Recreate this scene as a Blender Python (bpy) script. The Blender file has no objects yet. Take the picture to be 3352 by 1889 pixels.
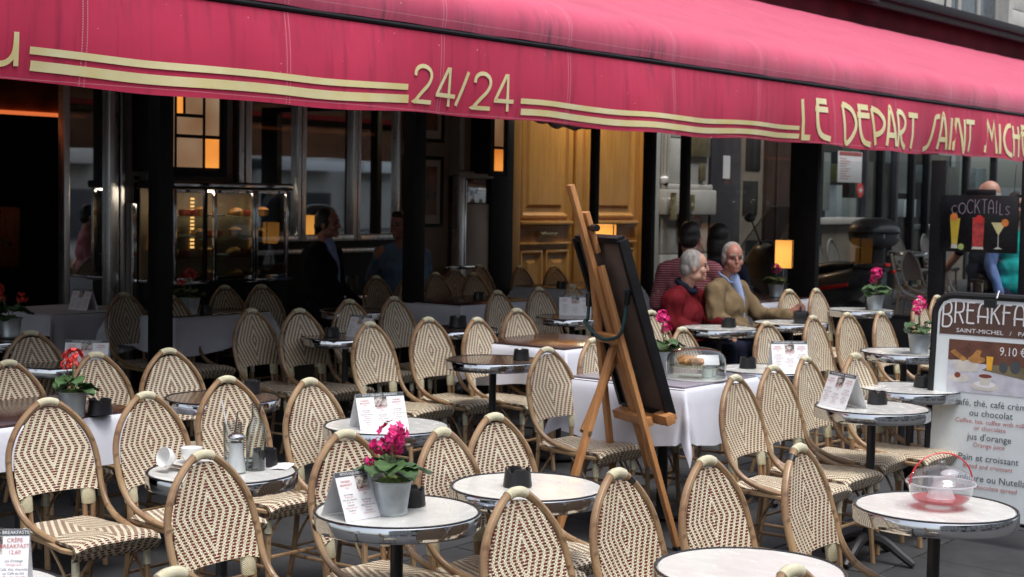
import bpy, bmesh, math, random
from mathutils import Vector, Matrix
R = math.radians
random.seed(7)
SC = bpy.context.scene
COL = SC.collection

# ------------------------------------------------------------------ camera, sky, sun, exposure
cam_data = bpy.data.cameras.new('camera')
cam_data.sensor_width = 36.0
cam_data.lens = 54.5
cam_data.clip_start = 0.05
cam_data.clip_end = 600
cam = bpy.data.objects.new('camera', cam_data)
COL.objects.link(cam)
# x runs along the cafe front (away from the viewer), y goes in towards the building
_rt = Vector((0.61451119, -0.78871574, 0.01742054))
_up = Vector((0.03696754, 0.05084602, 0.99802209))
_fw = Vector((0.78804149, 0.61265175, -0.06040233))
_m = Matrix((_rt, _up, -_fw)).transposed().to_4x4()
_m.translation = Vector((0, 0, 1.76))
cam.matrix_world = _m
cam_data.dof.use_dof = True
cam_data.dof.focus_distance = 5.9
cam_data.dof.aperture_fstop = 6.3
SC.camera = cam

world = bpy.data.worlds.new('World')
SC.world = world
world.use_nodes = True
_nt = world.node_tree
_bg = _nt.nodes['Background']
_sky = _nt.nodes.new('ShaderNodeTexSky')
_sky.sky_type = 'NISHITA'
_sky.sun_disc = False
_sky.sun_elevation = R(70)
_sky.sun_rotation = R(200)
_sky.air_density = 1.0
_sky.dust_density = 4.0
_hs = _nt.nodes.new('ShaderNodeHueSaturation')      # overcast: nearly grey light
_hs.inputs['Saturation'].default_value = 0.5
_nt.links.new(_sky.outputs[0], _hs.inputs['Color'])
_nt.links.new(_hs.outputs[0], _bg.inputs['Color'])
_bg.inputs['Strength'].default_value = 0.15

sun_data = bpy.data.lights.new('sun', 'SUN')
sun_data.energy = 1.25
sun_data.angle = R(22)
sun_data.color = (1.0, 0.985, 0.965)
sun = bpy.data.objects.new('sun', sun_data)
COL.objects.link(sun)
# sun_rotation 200 deg: azimuth measured from +y, clockwise
_az, _el = R(200), R(70)
_dir = Vector((math.sin(_az) * math.cos(_el), math.cos(_az) * math.cos(_el), math.sin(_el)))
sun.rotation_euler = _dir.to_track_quat('Z', 'Y').to_euler()

SC.view_settings.view_transform = 'Standard'
SC.view_settings.look = 'None'
SC.view_settings.exposure = 0.66
SC.view_settings.gamma = 1.0
SC.view_settings.use_curve_mapping = False
SC.cycles.max_bounces = 8
SC.cycles.transparent_max_bounces = 24
SC.cycles.transmission_bounces = 8
SC.cycles.glossy_bounces = 4
SC.cycles.diffuse_bounces = 4
SC.cycles.caustics_reflective = False
SC.cycles.caustics_refractive = False
SC.cycles.use_denoising = True

def zg(x, y):
    """height of the gently rising pavement"""
    return 0.0158 * x + 0.0123 * y - 0.11

# ------------------------------------------------------------------ mesh helpers
def spline(pts, n=6, closed=False):
    pts = [Vector(p) for p in pts]
    out = []
    N = len(pts)
    rng = range(N if closed else N - 1)
    for i in rng:
        if closed:
            p0, p1, p2, p3 = pts[i - 1], pts[i], pts[(i + 1) % N], pts[(i + 2) % N]
        else:
            p0 = pts[max(i - 1, 0)]; p1 = pts[i]; p2 = pts[i + 1]; p3 = pts[min(i + 2, N - 1)]
        for k in range(n):
            t = k / n
            out.append(0.5 * ((2 * p1) + (-p0 + p2) * t + (2 * p0 - 5 * p1 + 4 * p2 - p3) * t * t + (-p0 + 3 * p1 - 3 * p2 + p3) * t ** 3))
    if not closed:
        out.append(pts[-1])
    return out

class MB:
    def __init__(self):
        self.v = []; self.f = []; self.uv = {}; self.mi = []
    def _m(self, n, mi):
        self.mi += [mi] * (n - len(self.mi))
    def add(self, vs, fs, mi=0):
        o = len(self.v)
        self.v += [tuple(q) for q in vs]
        self.f += [tuple(i + o for i in f) for f in fs]
        self._m(len(self.f), mi)
        return o
    def box(self, x0, x1, y0, y1, z0, z1, mi=0):
        self.add([(x0,y0,z0),(x1,y0,z0),(x1,y1,z0),(x0,y1,z0),(x0,y0,z1),(x1,y0,z1),(x1,y1,z1),(x0,y1,z1)],
                 [(0,3,2,1),(4,5,6,7),(0,1,5,4),(1,2,6,5),(2,3,7,6),(3,0,4,7)], mi)
        return self
    def bar(self, a, b, w, h, side=(1,0,0), mi=0):
        """rectangular bar from a to b; w across 'side', h across the other way"""
        a = Vector(a); b = Vector(b); d = (b - a).normalized()
        s = Vector(side); s = (s - d * s.dot(d)).normalized(); t = d.cross(s)
        vs = []
        for c in (a, b):
            for i, j in ((-1,-1),(1,-1),(1,1),(-1,1)):
                vs.append(c + s * (w / 2 * i) + t * (h / 2 * j))
        self.add(vs, [(0,3,2,1),(4,5,6,7),(0,1,5,4),(1,2,6,5),(2,3,7,6),(3,0,4,7)], mi)
        return self
    def tube(self, pts, r, seg=8, caps=True, closed=False, mi=0):
        pts = [Vector(p) for p in pts]
        n = len(pts)
        rs = [r] * n if not hasattr(r, '__len__') else list(r)
        tans = []
        for i in range(n):
            if closed:
                t = pts[(i + 1) % n] - pts[i - 1]
            else:
                t = pts[min(i + 1, n - 1)] - pts[max(i - 1, 0)]
            tans.append(t.normalized())
        ref = Vector((0, 0, 1)) if abs(tans[0].z) < 0.9 else Vector((1, 0, 0))
        nrm = (ref - tans[0] * ref.dot(tans[0])).normalized()
        vs = []
        for i in range(n):
            if i:
                nrm = nrm - tans[i] * nrm.dot(tans[i])
                nrm.normalize()
            b = tans[i].cross(nrm)
            for k in range(seg):
                a = 2 * math.pi * k / seg
                vs.append(pts[i] + (nrm * math.cos(a) + b * math.sin(a)) * rs[i])
        fs = []
        for i in range(n if closed else n - 1):
            j = (i + 1) % n
            for k in range(seg):
                l = (k + 1) % seg
                fs.append((i * seg + k, i * seg + l, j * seg + l, j * seg + k))
        if caps and not closed:
            fs.append(tuple(reversed(range(seg))))
            fs.append(tuple((n - 1) * seg + k for k in range(seg)))
        self.add(vs, fs, mi)
        return self
    def lathe(self, prof, seg=24, c=(0, 0, 0), mi=0, caps=True):
        vs = []; fs = []
        n = len(prof)
        for (r, z) in prof:
            for k in range(seg):
                a = 2 * math.pi * k / seg
                vs.append((c[0] + r * math.cos(a), c[1] + r * math.sin(a), c[2] + z))
        for i in range(n - 1):
            for k in range(seg):
                l = (k + 1) % seg
                fs.append((i * seg + k, i * seg + l, (i + 1) * seg + l, (i + 1) * seg + k))
        if caps:
            if prof[0][0] > 1e-5: fs.append(tuple(reversed(range(seg))))
            if prof[-1][0] > 1e-5: fs.append(tuple((n - 1) * seg + k for k in range(seg)))
        self.add(vs, fs, mi)
        return self
    def ell(self, c, r, rot=None, seg=12, rings=8, mi=0, fn=None):
        vs = []; fs = []
        c = Vector(c)
        M_ = rot if rot is not None else Matrix.Identity(3)
        for i in range(rings + 1):
            th = math.pi * i / rings
            for k in range(seg):
                a = 2 * math.pi * k / seg
                q = Vector((math.sin(th) * math.cos(a), math.sin(th) * math.sin(a), math.cos(th)))
                if fn: q = fn(q)
                vs.append(c + M_ @ Vector((q.x * r[0], q.y * r[1], q.z * r[2])))
        for i in range(rings):
            for k in range(seg):
                l = (k + 1) % seg
                fs.append((i * seg + k, (i + 1) * seg + k, (i + 1) * seg + l, i * seg + l))
        self.add(vs, fs, mi)
        return self
    def grid(self, fn, nu, nv, mi=0, uvfn=None):
        """fn(s,t) for s,t in 0..1"""
        vs = []; fs = []
        o = len(self.v)
        for j in range(nv + 1):
            for i in range(nu + 1):
                vs.append(fn(i / nu, j / nv))
                if uvfn: self.uv[o + len(vs) - 1] = uvfn(i / nu, j / nv)
        for j in range(nv):
            for i in range(nu):
                a = j * (nu + 1) + i
                fs.append((a, a + 1, a + nu + 2, a + nu + 1))
        self.add(vs, fs, mi)
        return self
    def prism(self, poly, d0, d1, axis='y', mi=0):
        """extrude a 2-D polygon; axis y: poly is (x,z); axis x: (y,z); axis z: (x,y)"""
        def P(a, b, d):
            return {'y': (a, d, b), 'x': (d, a, b), 'z': (a, b, d)}[axis]
        n = len(poly)
        vs = [P(a, b, d0) for a, b in poly] + [P(a, b, d1) for a, b in poly]
        fs = [tuple(range(n)), tuple(range(2 * n - 1, n - 1, -1))]
        for i in range(n):
            j = (i + 1) % n
            fs.append((i, i + n, j + n, j))
        self.add(vs, fs, mi)
        return self
    def ribbon(self, pts, w, mapf, closed=False, mi=0):
        """flat stroke along 2-D points mapped to 3-D by mapf"""
        P = [Vector((p[0], p[1])) for p in pts]
        n = len(P); L = []; Rr = []
        for i in range(n):
            if i == 0: t = P[1] - P[0]
            elif i == n - 1: t = P[-1] - P[-2]
            else: t = (P[i + 1] - P[i]).normalized() + (P[i] - P[i - 1]).normalized()
            t.normalize()
            nn = Vector((-t.y, t.x))
            k = 1.0
            if 0 < i < n - 1:
                c = abs(nn.dot(Vector((-(P[i + 1] - P[i]).normalized().y, (P[i + 1] - P[i]).normalized().x))))
                k = min(1 / max(c, 0.35), 2.0)
            L.append(P[i] + nn * w / 2 * k); Rr.append(P[i] - nn * w / 2 * k)
        vs = [mapf(q.x, q.y) for q in L] + [mapf(q.x, q.y) for q in Rr]
        fs = [(i, i + 1, n + i + 1, n + i) for i in range(n - 1)]
        fs = [tuple(reversed(f)) for f in fs]
        self.add(vs, fs, mi)
        return self
    def xf(self, M_):
        self.v = [tuple(M_ @ Vector(q)) for q in self.v]
        return self
    def mesh(self, name, mats, bevel=0, smooth=40, recalc=True, weld=False):
        me = bpy.data.meshes.new(name)
        me.from_pydata(self.v, [], self.f)
        for m in (mats if isinstance(mats, (list, tuple)) else [mats]):
            me.materials.append(m)
        if len(set(self.mi)) > 1:
            me.polygons.foreach_set('material_index', self.mi)
        if self.uv:
            ul = me.uv_layers.new(name='UVMap')
            for lp in me.loops:
                ul.data[lp.index].uv = self.uv.get(lp.vertex_index, (0, 0))
        if bevel or recalc or weld:
            bm = bmesh.new(); bm.from_mesh(me)
            if weld: bmesh.ops.remove_doubles(bm, verts=bm.verts, dist=1e-5)
            if recalc: bmesh.ops.recalc_face_normals(bm, faces=bm.faces)
            if bevel:
                es = [e for e in bm.edges if len(e.link_faces) == 2 and e.calc_face_angle(0) > R(35)]
                bmesh.ops.bevel(bm, geom=es, offset=bevel, segments=2, profile=0.6, affect='EDGES', clamp_overlap=True)
            bm.to_mesh(me); bm.free()
        if smooth:
            me.polygons.foreach_set('use_smooth', [True] * len(me.polygons))
            me.set_sharp_from_angle(angle=R(smooth))
        me.update()
        return me
    def build(self, name, mats, parent=None, **k):
        return link(name, self.mesh(name, mats, **k), parent)

def link(name, me, parent=None, loc=(0, 0, 0), rot=(0, 0, 0)):
    o = bpy.data.objects.new(name, me)
    COL.objects.link(o)
    o.parent = parent
    o.location = loc
    o.rotation_euler = rot
    return o

def tag(o, label=None, cat=None, group=None, kind=None):
    if label: o['label'] = label
    if cat: o['category'] = cat
    if group: o['group'] = group
    if kind: o['kind'] = kind
    return o

def thing(name, label, cat, loc=(0, 0, 0), rz=0, group=None):
    o = bpy.data.objects.new(name, None)
    o.empty_display_size = 0.1
    COL.objects.link(o)
    o.location = loc
    o.rotation_euler = (0, 0, rz)
    return tag(o, label, cat, group)

def copy_tree(o, parent=None):
    c = o.copy()
    COL.objects.link(c)
    c.parent = parent
    for ch in list(o.children):
        copy_tree(ch, c)
    return c

def place(proto, used, loc, rz, label, group=None):
    """first use moves the prototype itself, later uses copy it"""
    if proto.name in used:
        o = copy_tree(proto)
    else:
        used.add(proto.name); o = proto
    o.location = loc
    o.rotation_euler = (0, 0, rz)
    o['label'] = label
    if group: o['group'] = group
    return o
USED = set()

_tx = {}
def text_geo(s, size=1.0, align='LEFT'):
    key = (s, size, align)
    if key not in _tx:
        cu = bpy.data.curves.new('t', 'FONT')
        cu.body = s; cu.size = size; cu.align_x = align; cu.resolution_u = 2
        ob = bpy.data.objects.new('t', cu); COL.objects.link(ob)
        dg = bpy.context.evaluated_depsgraph_get()
        me = bpy.data.meshes.new_from_object(ob.evaluated_get(dg))
        _tx[key] = ([tuple(v.co) for v in me.vertices], [tuple(p.vertices) for p in me.polygons])
        bpy.data.objects.remove(ob); bpy.data.curves.remove(cu); bpy.data.meshes.remove(me)
    return _tx[key]

def put_text(mb, s, size, mapf, x=0, y=0, align='LEFT', mi=0, sx=1.0):
    vs, fs = text_geo(s, size, align)
    mb.add([mapf(x + v[0] * sx, y + v[1]) for v in vs], fs, mi)

# ------------------------------------------------------------------ materials
class NT:
    def __init__(self, name):
        self.m = bpy.data.materials.new(name)
        self.m.use_nodes = True
        self.t = self.m.node_tree
        self.b = self.t.nodes['Principled BSDF']
        self.out = self.t.nodes['Material Output']
    def n(self, typ, **k):
        nd = self.t.nodes.new('ShaderNode' + typ)
        for a, b in k.items(): setattr(nd, a, b)
        return nd
    def l(self, a, b): self.t.links.new(a, b)
    def math(self, op, a, b=None, c=None, clamp=False):
        nd = self.n('Math', operation=op); nd.use_clamp = clamp
        for i, q in enumerate((a, b, c)):
            if q is None: continue
            if hasattr(q, 'is_output'): self.l(q, nd.inputs[i])
            else: nd.inputs[i].default_value = q
        return nd.outputs[0]
    def mix(self, f, a, b, blend='MIX'):
        nd = self.n('Mix', data_type='RGBA', blend_type=blend)
        for i, q in ((0, f), (6, a), (7, b)):
            if hasattr(q, 'is_output'): self.l(q, nd.inputs[i])
            else: nd.inputs[i].default_value = q if i == 0 else (*q[:3], 1)
        return nd.outputs[2]
    def noise(self, scale, detail=3, vec=None, rough=0.5):
        nd = self.n('TexNoise'); nd.inputs['Scale'].default_value = scale
        nd.inputs['Detail'].default_value = detail; nd.inputs['Roughness'].default_value = rough
        if vec is not None: self.l(vec, nd.inputs['Vector'])
        return nd.outputs['Fac']
    def obj(self): return self.n('TexCoord').outputs['Object']
    def scaled(self, vec, s):
        nd = self.n('Mapping'); self.l(vec, nd.inputs['Vector']); nd.inputs['Scale'].default_value = s
        return nd.outputs[0]
    def ramp(self, f, lo, hi):
        nd = self.n('MapRange'); self.l(f, nd.inputs[0]); nd.inputs[1].default_value = lo; nd.inputs[2].default_value = hi
        return nd.outputs[0]
    def bump(self, h, strength=0.3, dist=0.002):
        nd = self.n('Bump'); self.l(h, nd.inputs['Height']); nd.inputs['Strength'].default_value = strength
        nd.inputs['Distance'].default_value = dist
        self.l(nd.outputs[0], self.b.inputs['Normal'])
    def set(self, **k):
        names = dict(col='Base Color', rough='Roughness', metal='Metallic', spec='Specular IOR Level', trans='Transmission Weight',
                     ior='IOR', alpha='Alpha', sheen='Sheen Weight', coat='Coat Weight', emit='Emission Color', es='Emission Strength', sub='Subsurface Weight')
        for a, q in k.items():
            i = self.b.inputs[names[a]]
            if hasattr(q, 'is_output'): self.l(q, i)
            elif a in ('col', 'emit'): i.default_value = (*q[:3], 1)
            else: i.default_value = q
        return self.m

def mat(name, col, rough=0.5, metal=0.0, var=0.15, scale=12, bump=0.0, bscale=120, spec=0.5, coat=0, sheen=0, stretch=(1, 1, 1), rvar=0.1):
    n = NT(name)
    v = n.scaled(n.obj(), stretch)
    f = n.noise(scale, 4, v)
    f = n.ramp(f, 0.3, 0.7)
    c = n.mix(f, [q * (1 - var) for q in col], [min(1, q * (1 + var)) for q in col])
    rr = n.math('MULTIPLY_ADD', n.noise(scale * 1.7, 3, v), rvar * 2, max(0.0, rough - rvar))
    n.set(col=c, rough=rr, metal=metal, spec=spec, coat=coat, sheen=sheen)
    if bump:
        n.bump(n.noise(bscale, 3, v), bump, 0.003)
    return n.m

def emit(name, col, s):
    n = NT(name)
    return n.set(col=(0.02, 0.02, 0.02), emit=col, es=s)

def lit_glass(name, col, s):
    n = NT(name); v = n.obj()
    f = n.ramp(n.noise(2.6, 1, v), 0.2, 0.8)
    n.set(col=[q * .5 for q in col], rough=.3, emit=n.mix(f, [col[0], col[1] * .8, col[2] * .6], [col[0], min(1, col[1] * 1.25), col[2] * 1.7]), es=n.math('MULTIPLY_ADD', f, s * .8, s * .45))
    n.bump(n.noise(120, 2, v), .5, .003)
    return n.m

def glass_mat(name, tint=(0.95, 0.97, 0.97), refl=0.1, rough=0.0, rim=None):
    """thin pane: see-through with a Fresnel reflection"""
    n = NT(name)
    n.t.nodes.remove(n.b)
    tr = n.n('BsdfTransparent'); tr.inputs[0].default_value = (*tint, 1)
    if rim:
        lwf = n.n('LayerWeight'); lwf.inputs[0].default_value = .5
        n.l(n.mix(n.math('POWER', lwf.outputs['Facing'], 1.5), tint, rim), tr.inputs[0])
    gl = n.n('BsdfGlossy'); gl.inputs['Roughness'].default_value = rough
    gl.inputs['Color'].default_value = (1, 1, 1, 1)
    lw = n.n('Fresnel'); lw.inputs[0].default_value = 1.45
    front = n.math('SUBTRACT', 1.0, n.n('NewGeometry').outputs['Backfacing'])
    f = n.math('MULTIPLY_ADD', n.math('MULTIPLY', lw.outputs[0], front), refl, 0.015, clamp=True)
    mx = n.n('MixShader')
    n.l(f, mx.inputs[0]); n.l(tr.outputs[0], mx.inputs[1]); n.l(gl.outputs[0], mx.inputs[2])
    n.l(mx.outputs[0], n.out.inputs[0])
    return n.m

def mirror_mat(name, k, tint=(0.30, 0.32, 0.32)):
    n = NT(name); n.t.nodes.remove(n.b)
    tr = n.n('BsdfTransparent'); tr.inputs[0].default_value = (*tint, 1)
    gl = n.n('BsdfGlossy'); gl.inputs['Roughness'].default_value = 0.02; gl.inputs['Color'].default_value = (.92, .95, .95, 1)
    mx = n.n('MixShader'); mx.inputs[0].default_value = k
    n.l(tr.outputs[0], mx.inputs[1]); n.l(gl.outputs[0], mx.inputs[2]); n.l(mx.outputs[0], n.out.inputs[0])
    return n.m

def weave_mat(name):
    n = NT(name)
    uv = n.n('UVMap').outputs[0]
    s = n.n('SeparateXYZ'); n.l(uv, s.inputs[0])
    ax = n.math('ABSOLUTE', s.outputs[0]); ay = n.math('ABSOLUTE', s.outputs[1])
    rh, per, slope = 0.0098, 0.0345, 1.75
    row = n.math('DIVIDE', ay, rh)
    ri = n.math('FLOOR', row); fr = n.math('FRACT', row)
    # small slant of each dash towards the edge
    t = n.math('ADD', n.math('DIVIDE', ax, per), n.math('MULTIPLY', ri, rh / slope / per))
    t = n.math('ADD', t, 0.72)
    t = n.math('ADD', t, n.math('MULTIPLY', fr, 0.10))
    ring = n.math('FRACT', t)
    d = n.math('LESS_THAN', ring, 0.55)
    w0 = n.math('GREATER_THAN', fr, 0.14); w1 = n.math('LESS_THAN', fr, 0.84)
    mask = n.math('MULTIPLY', d, n.math('MULTIPLY', w0, w1))
    oi = n.n('ObjectInfo').outputs['Random']
    wear = n.noise(14, 3, n.obj())
    cream = n.mix(n.ramp(wear, 0.3, 0.75), (0.64, 0.59, 0.42), (0.80, 0.76, 0.59))
    cream = n.mix(n.math('MULTIPLY', oi, 0.42), cream, (0.52, 0.46, 0.31))
    mar = n.mix(n.ramp(n.noise(60, 2, n.obj()), 0.3, 0.7), (0.095, 0.016, 0.016), (0.19, 0.035, 0.030))
    # thin dark shadow line between cream strands is real relief below
    n.set(col=n.mix(mask, cream, mar), rough=0.42, spec=0.4)
    cx = n.math('SINE', n.math('MULTIPLY', ax, 2 * math.pi / (per / 2)))
    cy = n.math('SINE', n.math('MULTIPLY', ay, 2 * math.pi / rh))
    h = n.math('ADD', n.math('MULTIPLY', cx, cy), n.math('MULTIPLY', cx, 0.6))
    n.bump(h, 0.6, 0.0018)
    return n.m

def rattan_mat():
    n = NT('rattan_pole')
    v = n.obj()
    f = n.noise(9, 4, n.scaled(v, (1, 1, 0.5)))
    c = n.mix(n.ramp(f, 0.3, 0.7), (0.235, 0.138, 0.070), (0.47, 0.32, 0.18))
    knots = n.ramp(n.noise(26, 2, v), 0.62, 0.70)
    c = n.mix(n.math('MULTIPLY', knots, 0.75), c, (0.11, 0.055, 0.028))
    oi = n.n('ObjectInfo').outputs['Random']
    c = n.mix(n.math('MULTIPLY', oi, 0.4), c, (0.20, 0.105, 0.05))
    n.set(col=c, rough=0.34, spec=0.5, coat=0.15)
    n.bump(n.noise(60, 3, v), 0.25, 0.002)
    return n.m

def binding_mat():
    n = NT('cream_binding')
    v = n.obj()
    s = n.n('SeparateXYZ'); n.l(v, s.inputs[0])
    w = n.math('SINE', n.math('MULTIPLY', n.math('ADD', s.outputs[0], s.outputs[2]), 900))
    c = n.mix(n.ramp(n.noise(20, 3, v), 0.3, 0.7), (0.62, 0.57, 0.38), (0.78, 0.74, 0.55))
    c = n.mix(n.math('MULTIPLY', n.math('LESS_THAN', w, -0.6), 0.45), c, (0.30, 0.26, 0.14))
    n.set(col=c, rough=0.4)
    n.bump(w, 0.6, 0.002)
    return n.m

def canvas_mat(name, rib):
    """awning cloth: raspberry acrylic with seams, stitching and grime"""
    n = NT(name)
    v = n.obj()
    s = n.n('SeparateXYZ'); n.l(v, s.inputs[0])
    c0, c1 = ((0.56, 0.065, 0.135), (0.66, 0.095, 0.178)) if rib else ((0.50, 0.028, 0.078), (0.60, 0.042, 0.104))   # roof cloth paler: light from above put into its colour
    base = n.mix(n.ramp(n.noise(2.2, 4, v), 0.25, 0.75), c0, c1)
    streak = n.ramp(n.noise(7, 4, n.scaled(v, (2.0, 1, 0.16)), 0.6), 0.52, 0.78)
    base = n.mix(n.math('MULTIPLY', streak, 0.30 if rib else 0.6), base, (0.20, 0.014, 0.045))
    grime = n.ramp(n.noise(15, 5, n.scaled(v, (1.2, 1, 0.10)), 0.7), 0.45, 0.66)
    patch = n.ramp(n.noise(1.9, 3, v), 0.50, 0.66)
    gz = n.ramp(s.outputs[2], 2.90 if rib else 2.45, 2.69)      # dirt collects at the hem above the rail
    g = n.math('MULTIPLY', n.math('MULTIPLY', grime, n.math('MULTIPLY_ADD', patch, 0.9, 0.25)), gz)
    base = n.mix(n.math('MULTIPLY', g, 0.85), base, (0.07, 0.035, 0.06))
    # pale stitch lines either side of each seam
    fx = n.math('FRACT', n.math('DIVIDE', n.math('SUBTRACT', s.outputs[0], 6.66), 1.213))
    a = n.math('LESS_THAN', n.math('ABSOLUTE', n.math('SUBTRACT', fx, 0.020)), 0.0022)
    b = n.math('LESS_THAN', n.math('ABSOLUTE', n.math('SUBTRACT', fx, 0.040)), 0.0022)
    dash = n.math('LESS_THAN', n.math('FRACT', n.math('MULTIPLY', n.math('ADD', s.outputs[2], s.outputs[1]), 90)), 0.65)
    st = n.math('MULTIPLY', n.math('ADD', a, b), dash)
    zline = n.math('LESS_THAN', n.math('ABSOLUTE', n.math('SUBTRACT', s.outputs[2], 2.735 if rib else 2.219)), 0.0017)
    zl = n.math('MULTIPLY', zline, n.math('LESS_THAN', n.math('FRACT', n.math('MULTIPLY', s.outputs[0], 90)), 0.7))
    st = n.math('ADD', st, zl, clamp=True)
    base = n.mix(n.math('MULTIPLY', st, 0.6), base, (0.75, 0.45, 0.48))
    specks = n.math('GREATER_THAN', n.noise(38, 1, v), 0.795)
    base = n.mix(n.math('MULTIPLY', specks, 0.6), base, (0.8, 0.6, 0.6))
    n.set(col=base, rough=0.75, spec=0.25, sheen=0.40 if rib else 0.12)
    n.b.inputs['Sheen Roughness'].default_value = 0.45
    n.b.inputs['Sheen Tint'].default_value = (1.0, 0.72, 0.80, 1)
    seam = n.math('LESS_THAN', n.math('ABSOLUTE', n.math('SUBTRACT', fx, 0.030)), 0.012)
    h = n.math('ADD', n.math('MULTIPLY', n.noise(350, 2, v), 0.25), n.math('MULTIPLY', seam, 0.6))
    h = n.math('ADD', h, n.noise(5, 3, n.scaled(v, (1.5, 1, 0.3))))
    n.bump(h, 0.45, 0.006)
    return n.m

def gold_mat():
    n = NT('gold_foil')
    v = n.obj()
    c = n.mix(n.ramp(n.noise(4, 3, v), 0.3, 0.7), (0.90, 0.76, 0.33), (1.0, 0.93, 0.58))
    n.set(col=c, rough=0.36, metal=0.18, spec=0.6)
    n.bump(n.noise(140, 3, v), 0.35, 0.003)
    return n.m

def wood_mat(name, c0, c1, sc=(14, 14, 1.2), rough=0.45, coat=0.1):
    n = NT(name)
    v = n.scaled(n.obj(), sc)
    f = n.ramp(n.noise(2.2, 6, v, 0.65), 0.3, 0.7)
    n.set(col=n.mix(f, c0, c1), rough=rough, coat=coat)
    n.bump(n.noise(5, 4, v), 0.15, 0.002)
    return n.m

def lam_mat():
    n = NT('cream_laminate'); v = n.obj()
    c = n.mix(n.ramp(n.noise(7, 5, v, .65), .3, .7), (.62, .62, .59), (.74, .74, .71))
    oi = n.n('ObjectInfo').outputs['Random']
    c = n.mix(n.math('MULTIPLY', oi, .3), c, (.52, .52, .50))
    smear = n.ramp(n.noise(11, 4, n.scaled(v, (1, 2.2, 1))), .35, .75)
    scr = n.math('GREATER_THAN', n.noise(120, 2, n.scaled(v, (1, .12, 1))), .70)
    n.set(col=n.mix(n.math('MULTIPLY', scr, .25), c, (.40, .39, .37)), rough=n.math('MULTIPLY_ADD', smear, .22, .12), coat=.2)
    return n.m

def slab_mat(name, c0, c1, rough=0.7, sc=3):
    n = NT(name)
    v = n.n('TexCoord').outputs['Object']
    oi = n.n('ObjectInfo').outputs['Random']
    f = n.ramp(n.noise(sc, 5, v, 0.6), 0.25, 0.75)
    c = n.mix(f, c0, c1)
    c = n.mix(n.math('MULTIPLY', oi, 0.35), c, [q * 0.6 for q in c0])
    spots = n.ramp(n.noise(40, 3, v), 0.55, 0.7)
    c = n.mix(n.math('MULTIPLY', spots, 0.35), c, [q * 0.5 for q in c0])
    n.set(col=c, rough=rough, spec=0.2)
    n.bump(n.noise(90, 4, v), 0.4, 0.003)
    return n.m

def cloth_mat(name, col):
    n = NT(name)
    v = n.obj()
    c = n.mix(n.ramp(n.noise(6, 3, v), 0.3, 0.7), [q * 0.93 for q in col], col)
    n.set(col=c, rough=0.85, sheen=0.15, spec=0.2)
    n.bump(n.math('ADD', n.noise(9, 3, v), n.math('MULTIPLY', n.noise(500, 1, v), 0.2)), 0.25, 0.01)
    return n.m

def skin_mat(name, col):
    n = NT(name)
    v = n.obj()
    c = n.mix(n.ramp(n.noise(16, 4, v), 0.3, 0.7), [col[0] * 0.85, col[1] * 0.75, col[2] * 0.75], col)
    n.set(col=c, rough=0.5, sub=0.05)
    n.bump(n.noise(140, 3, v), 0.15, 0.002)
    return n.m

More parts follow.
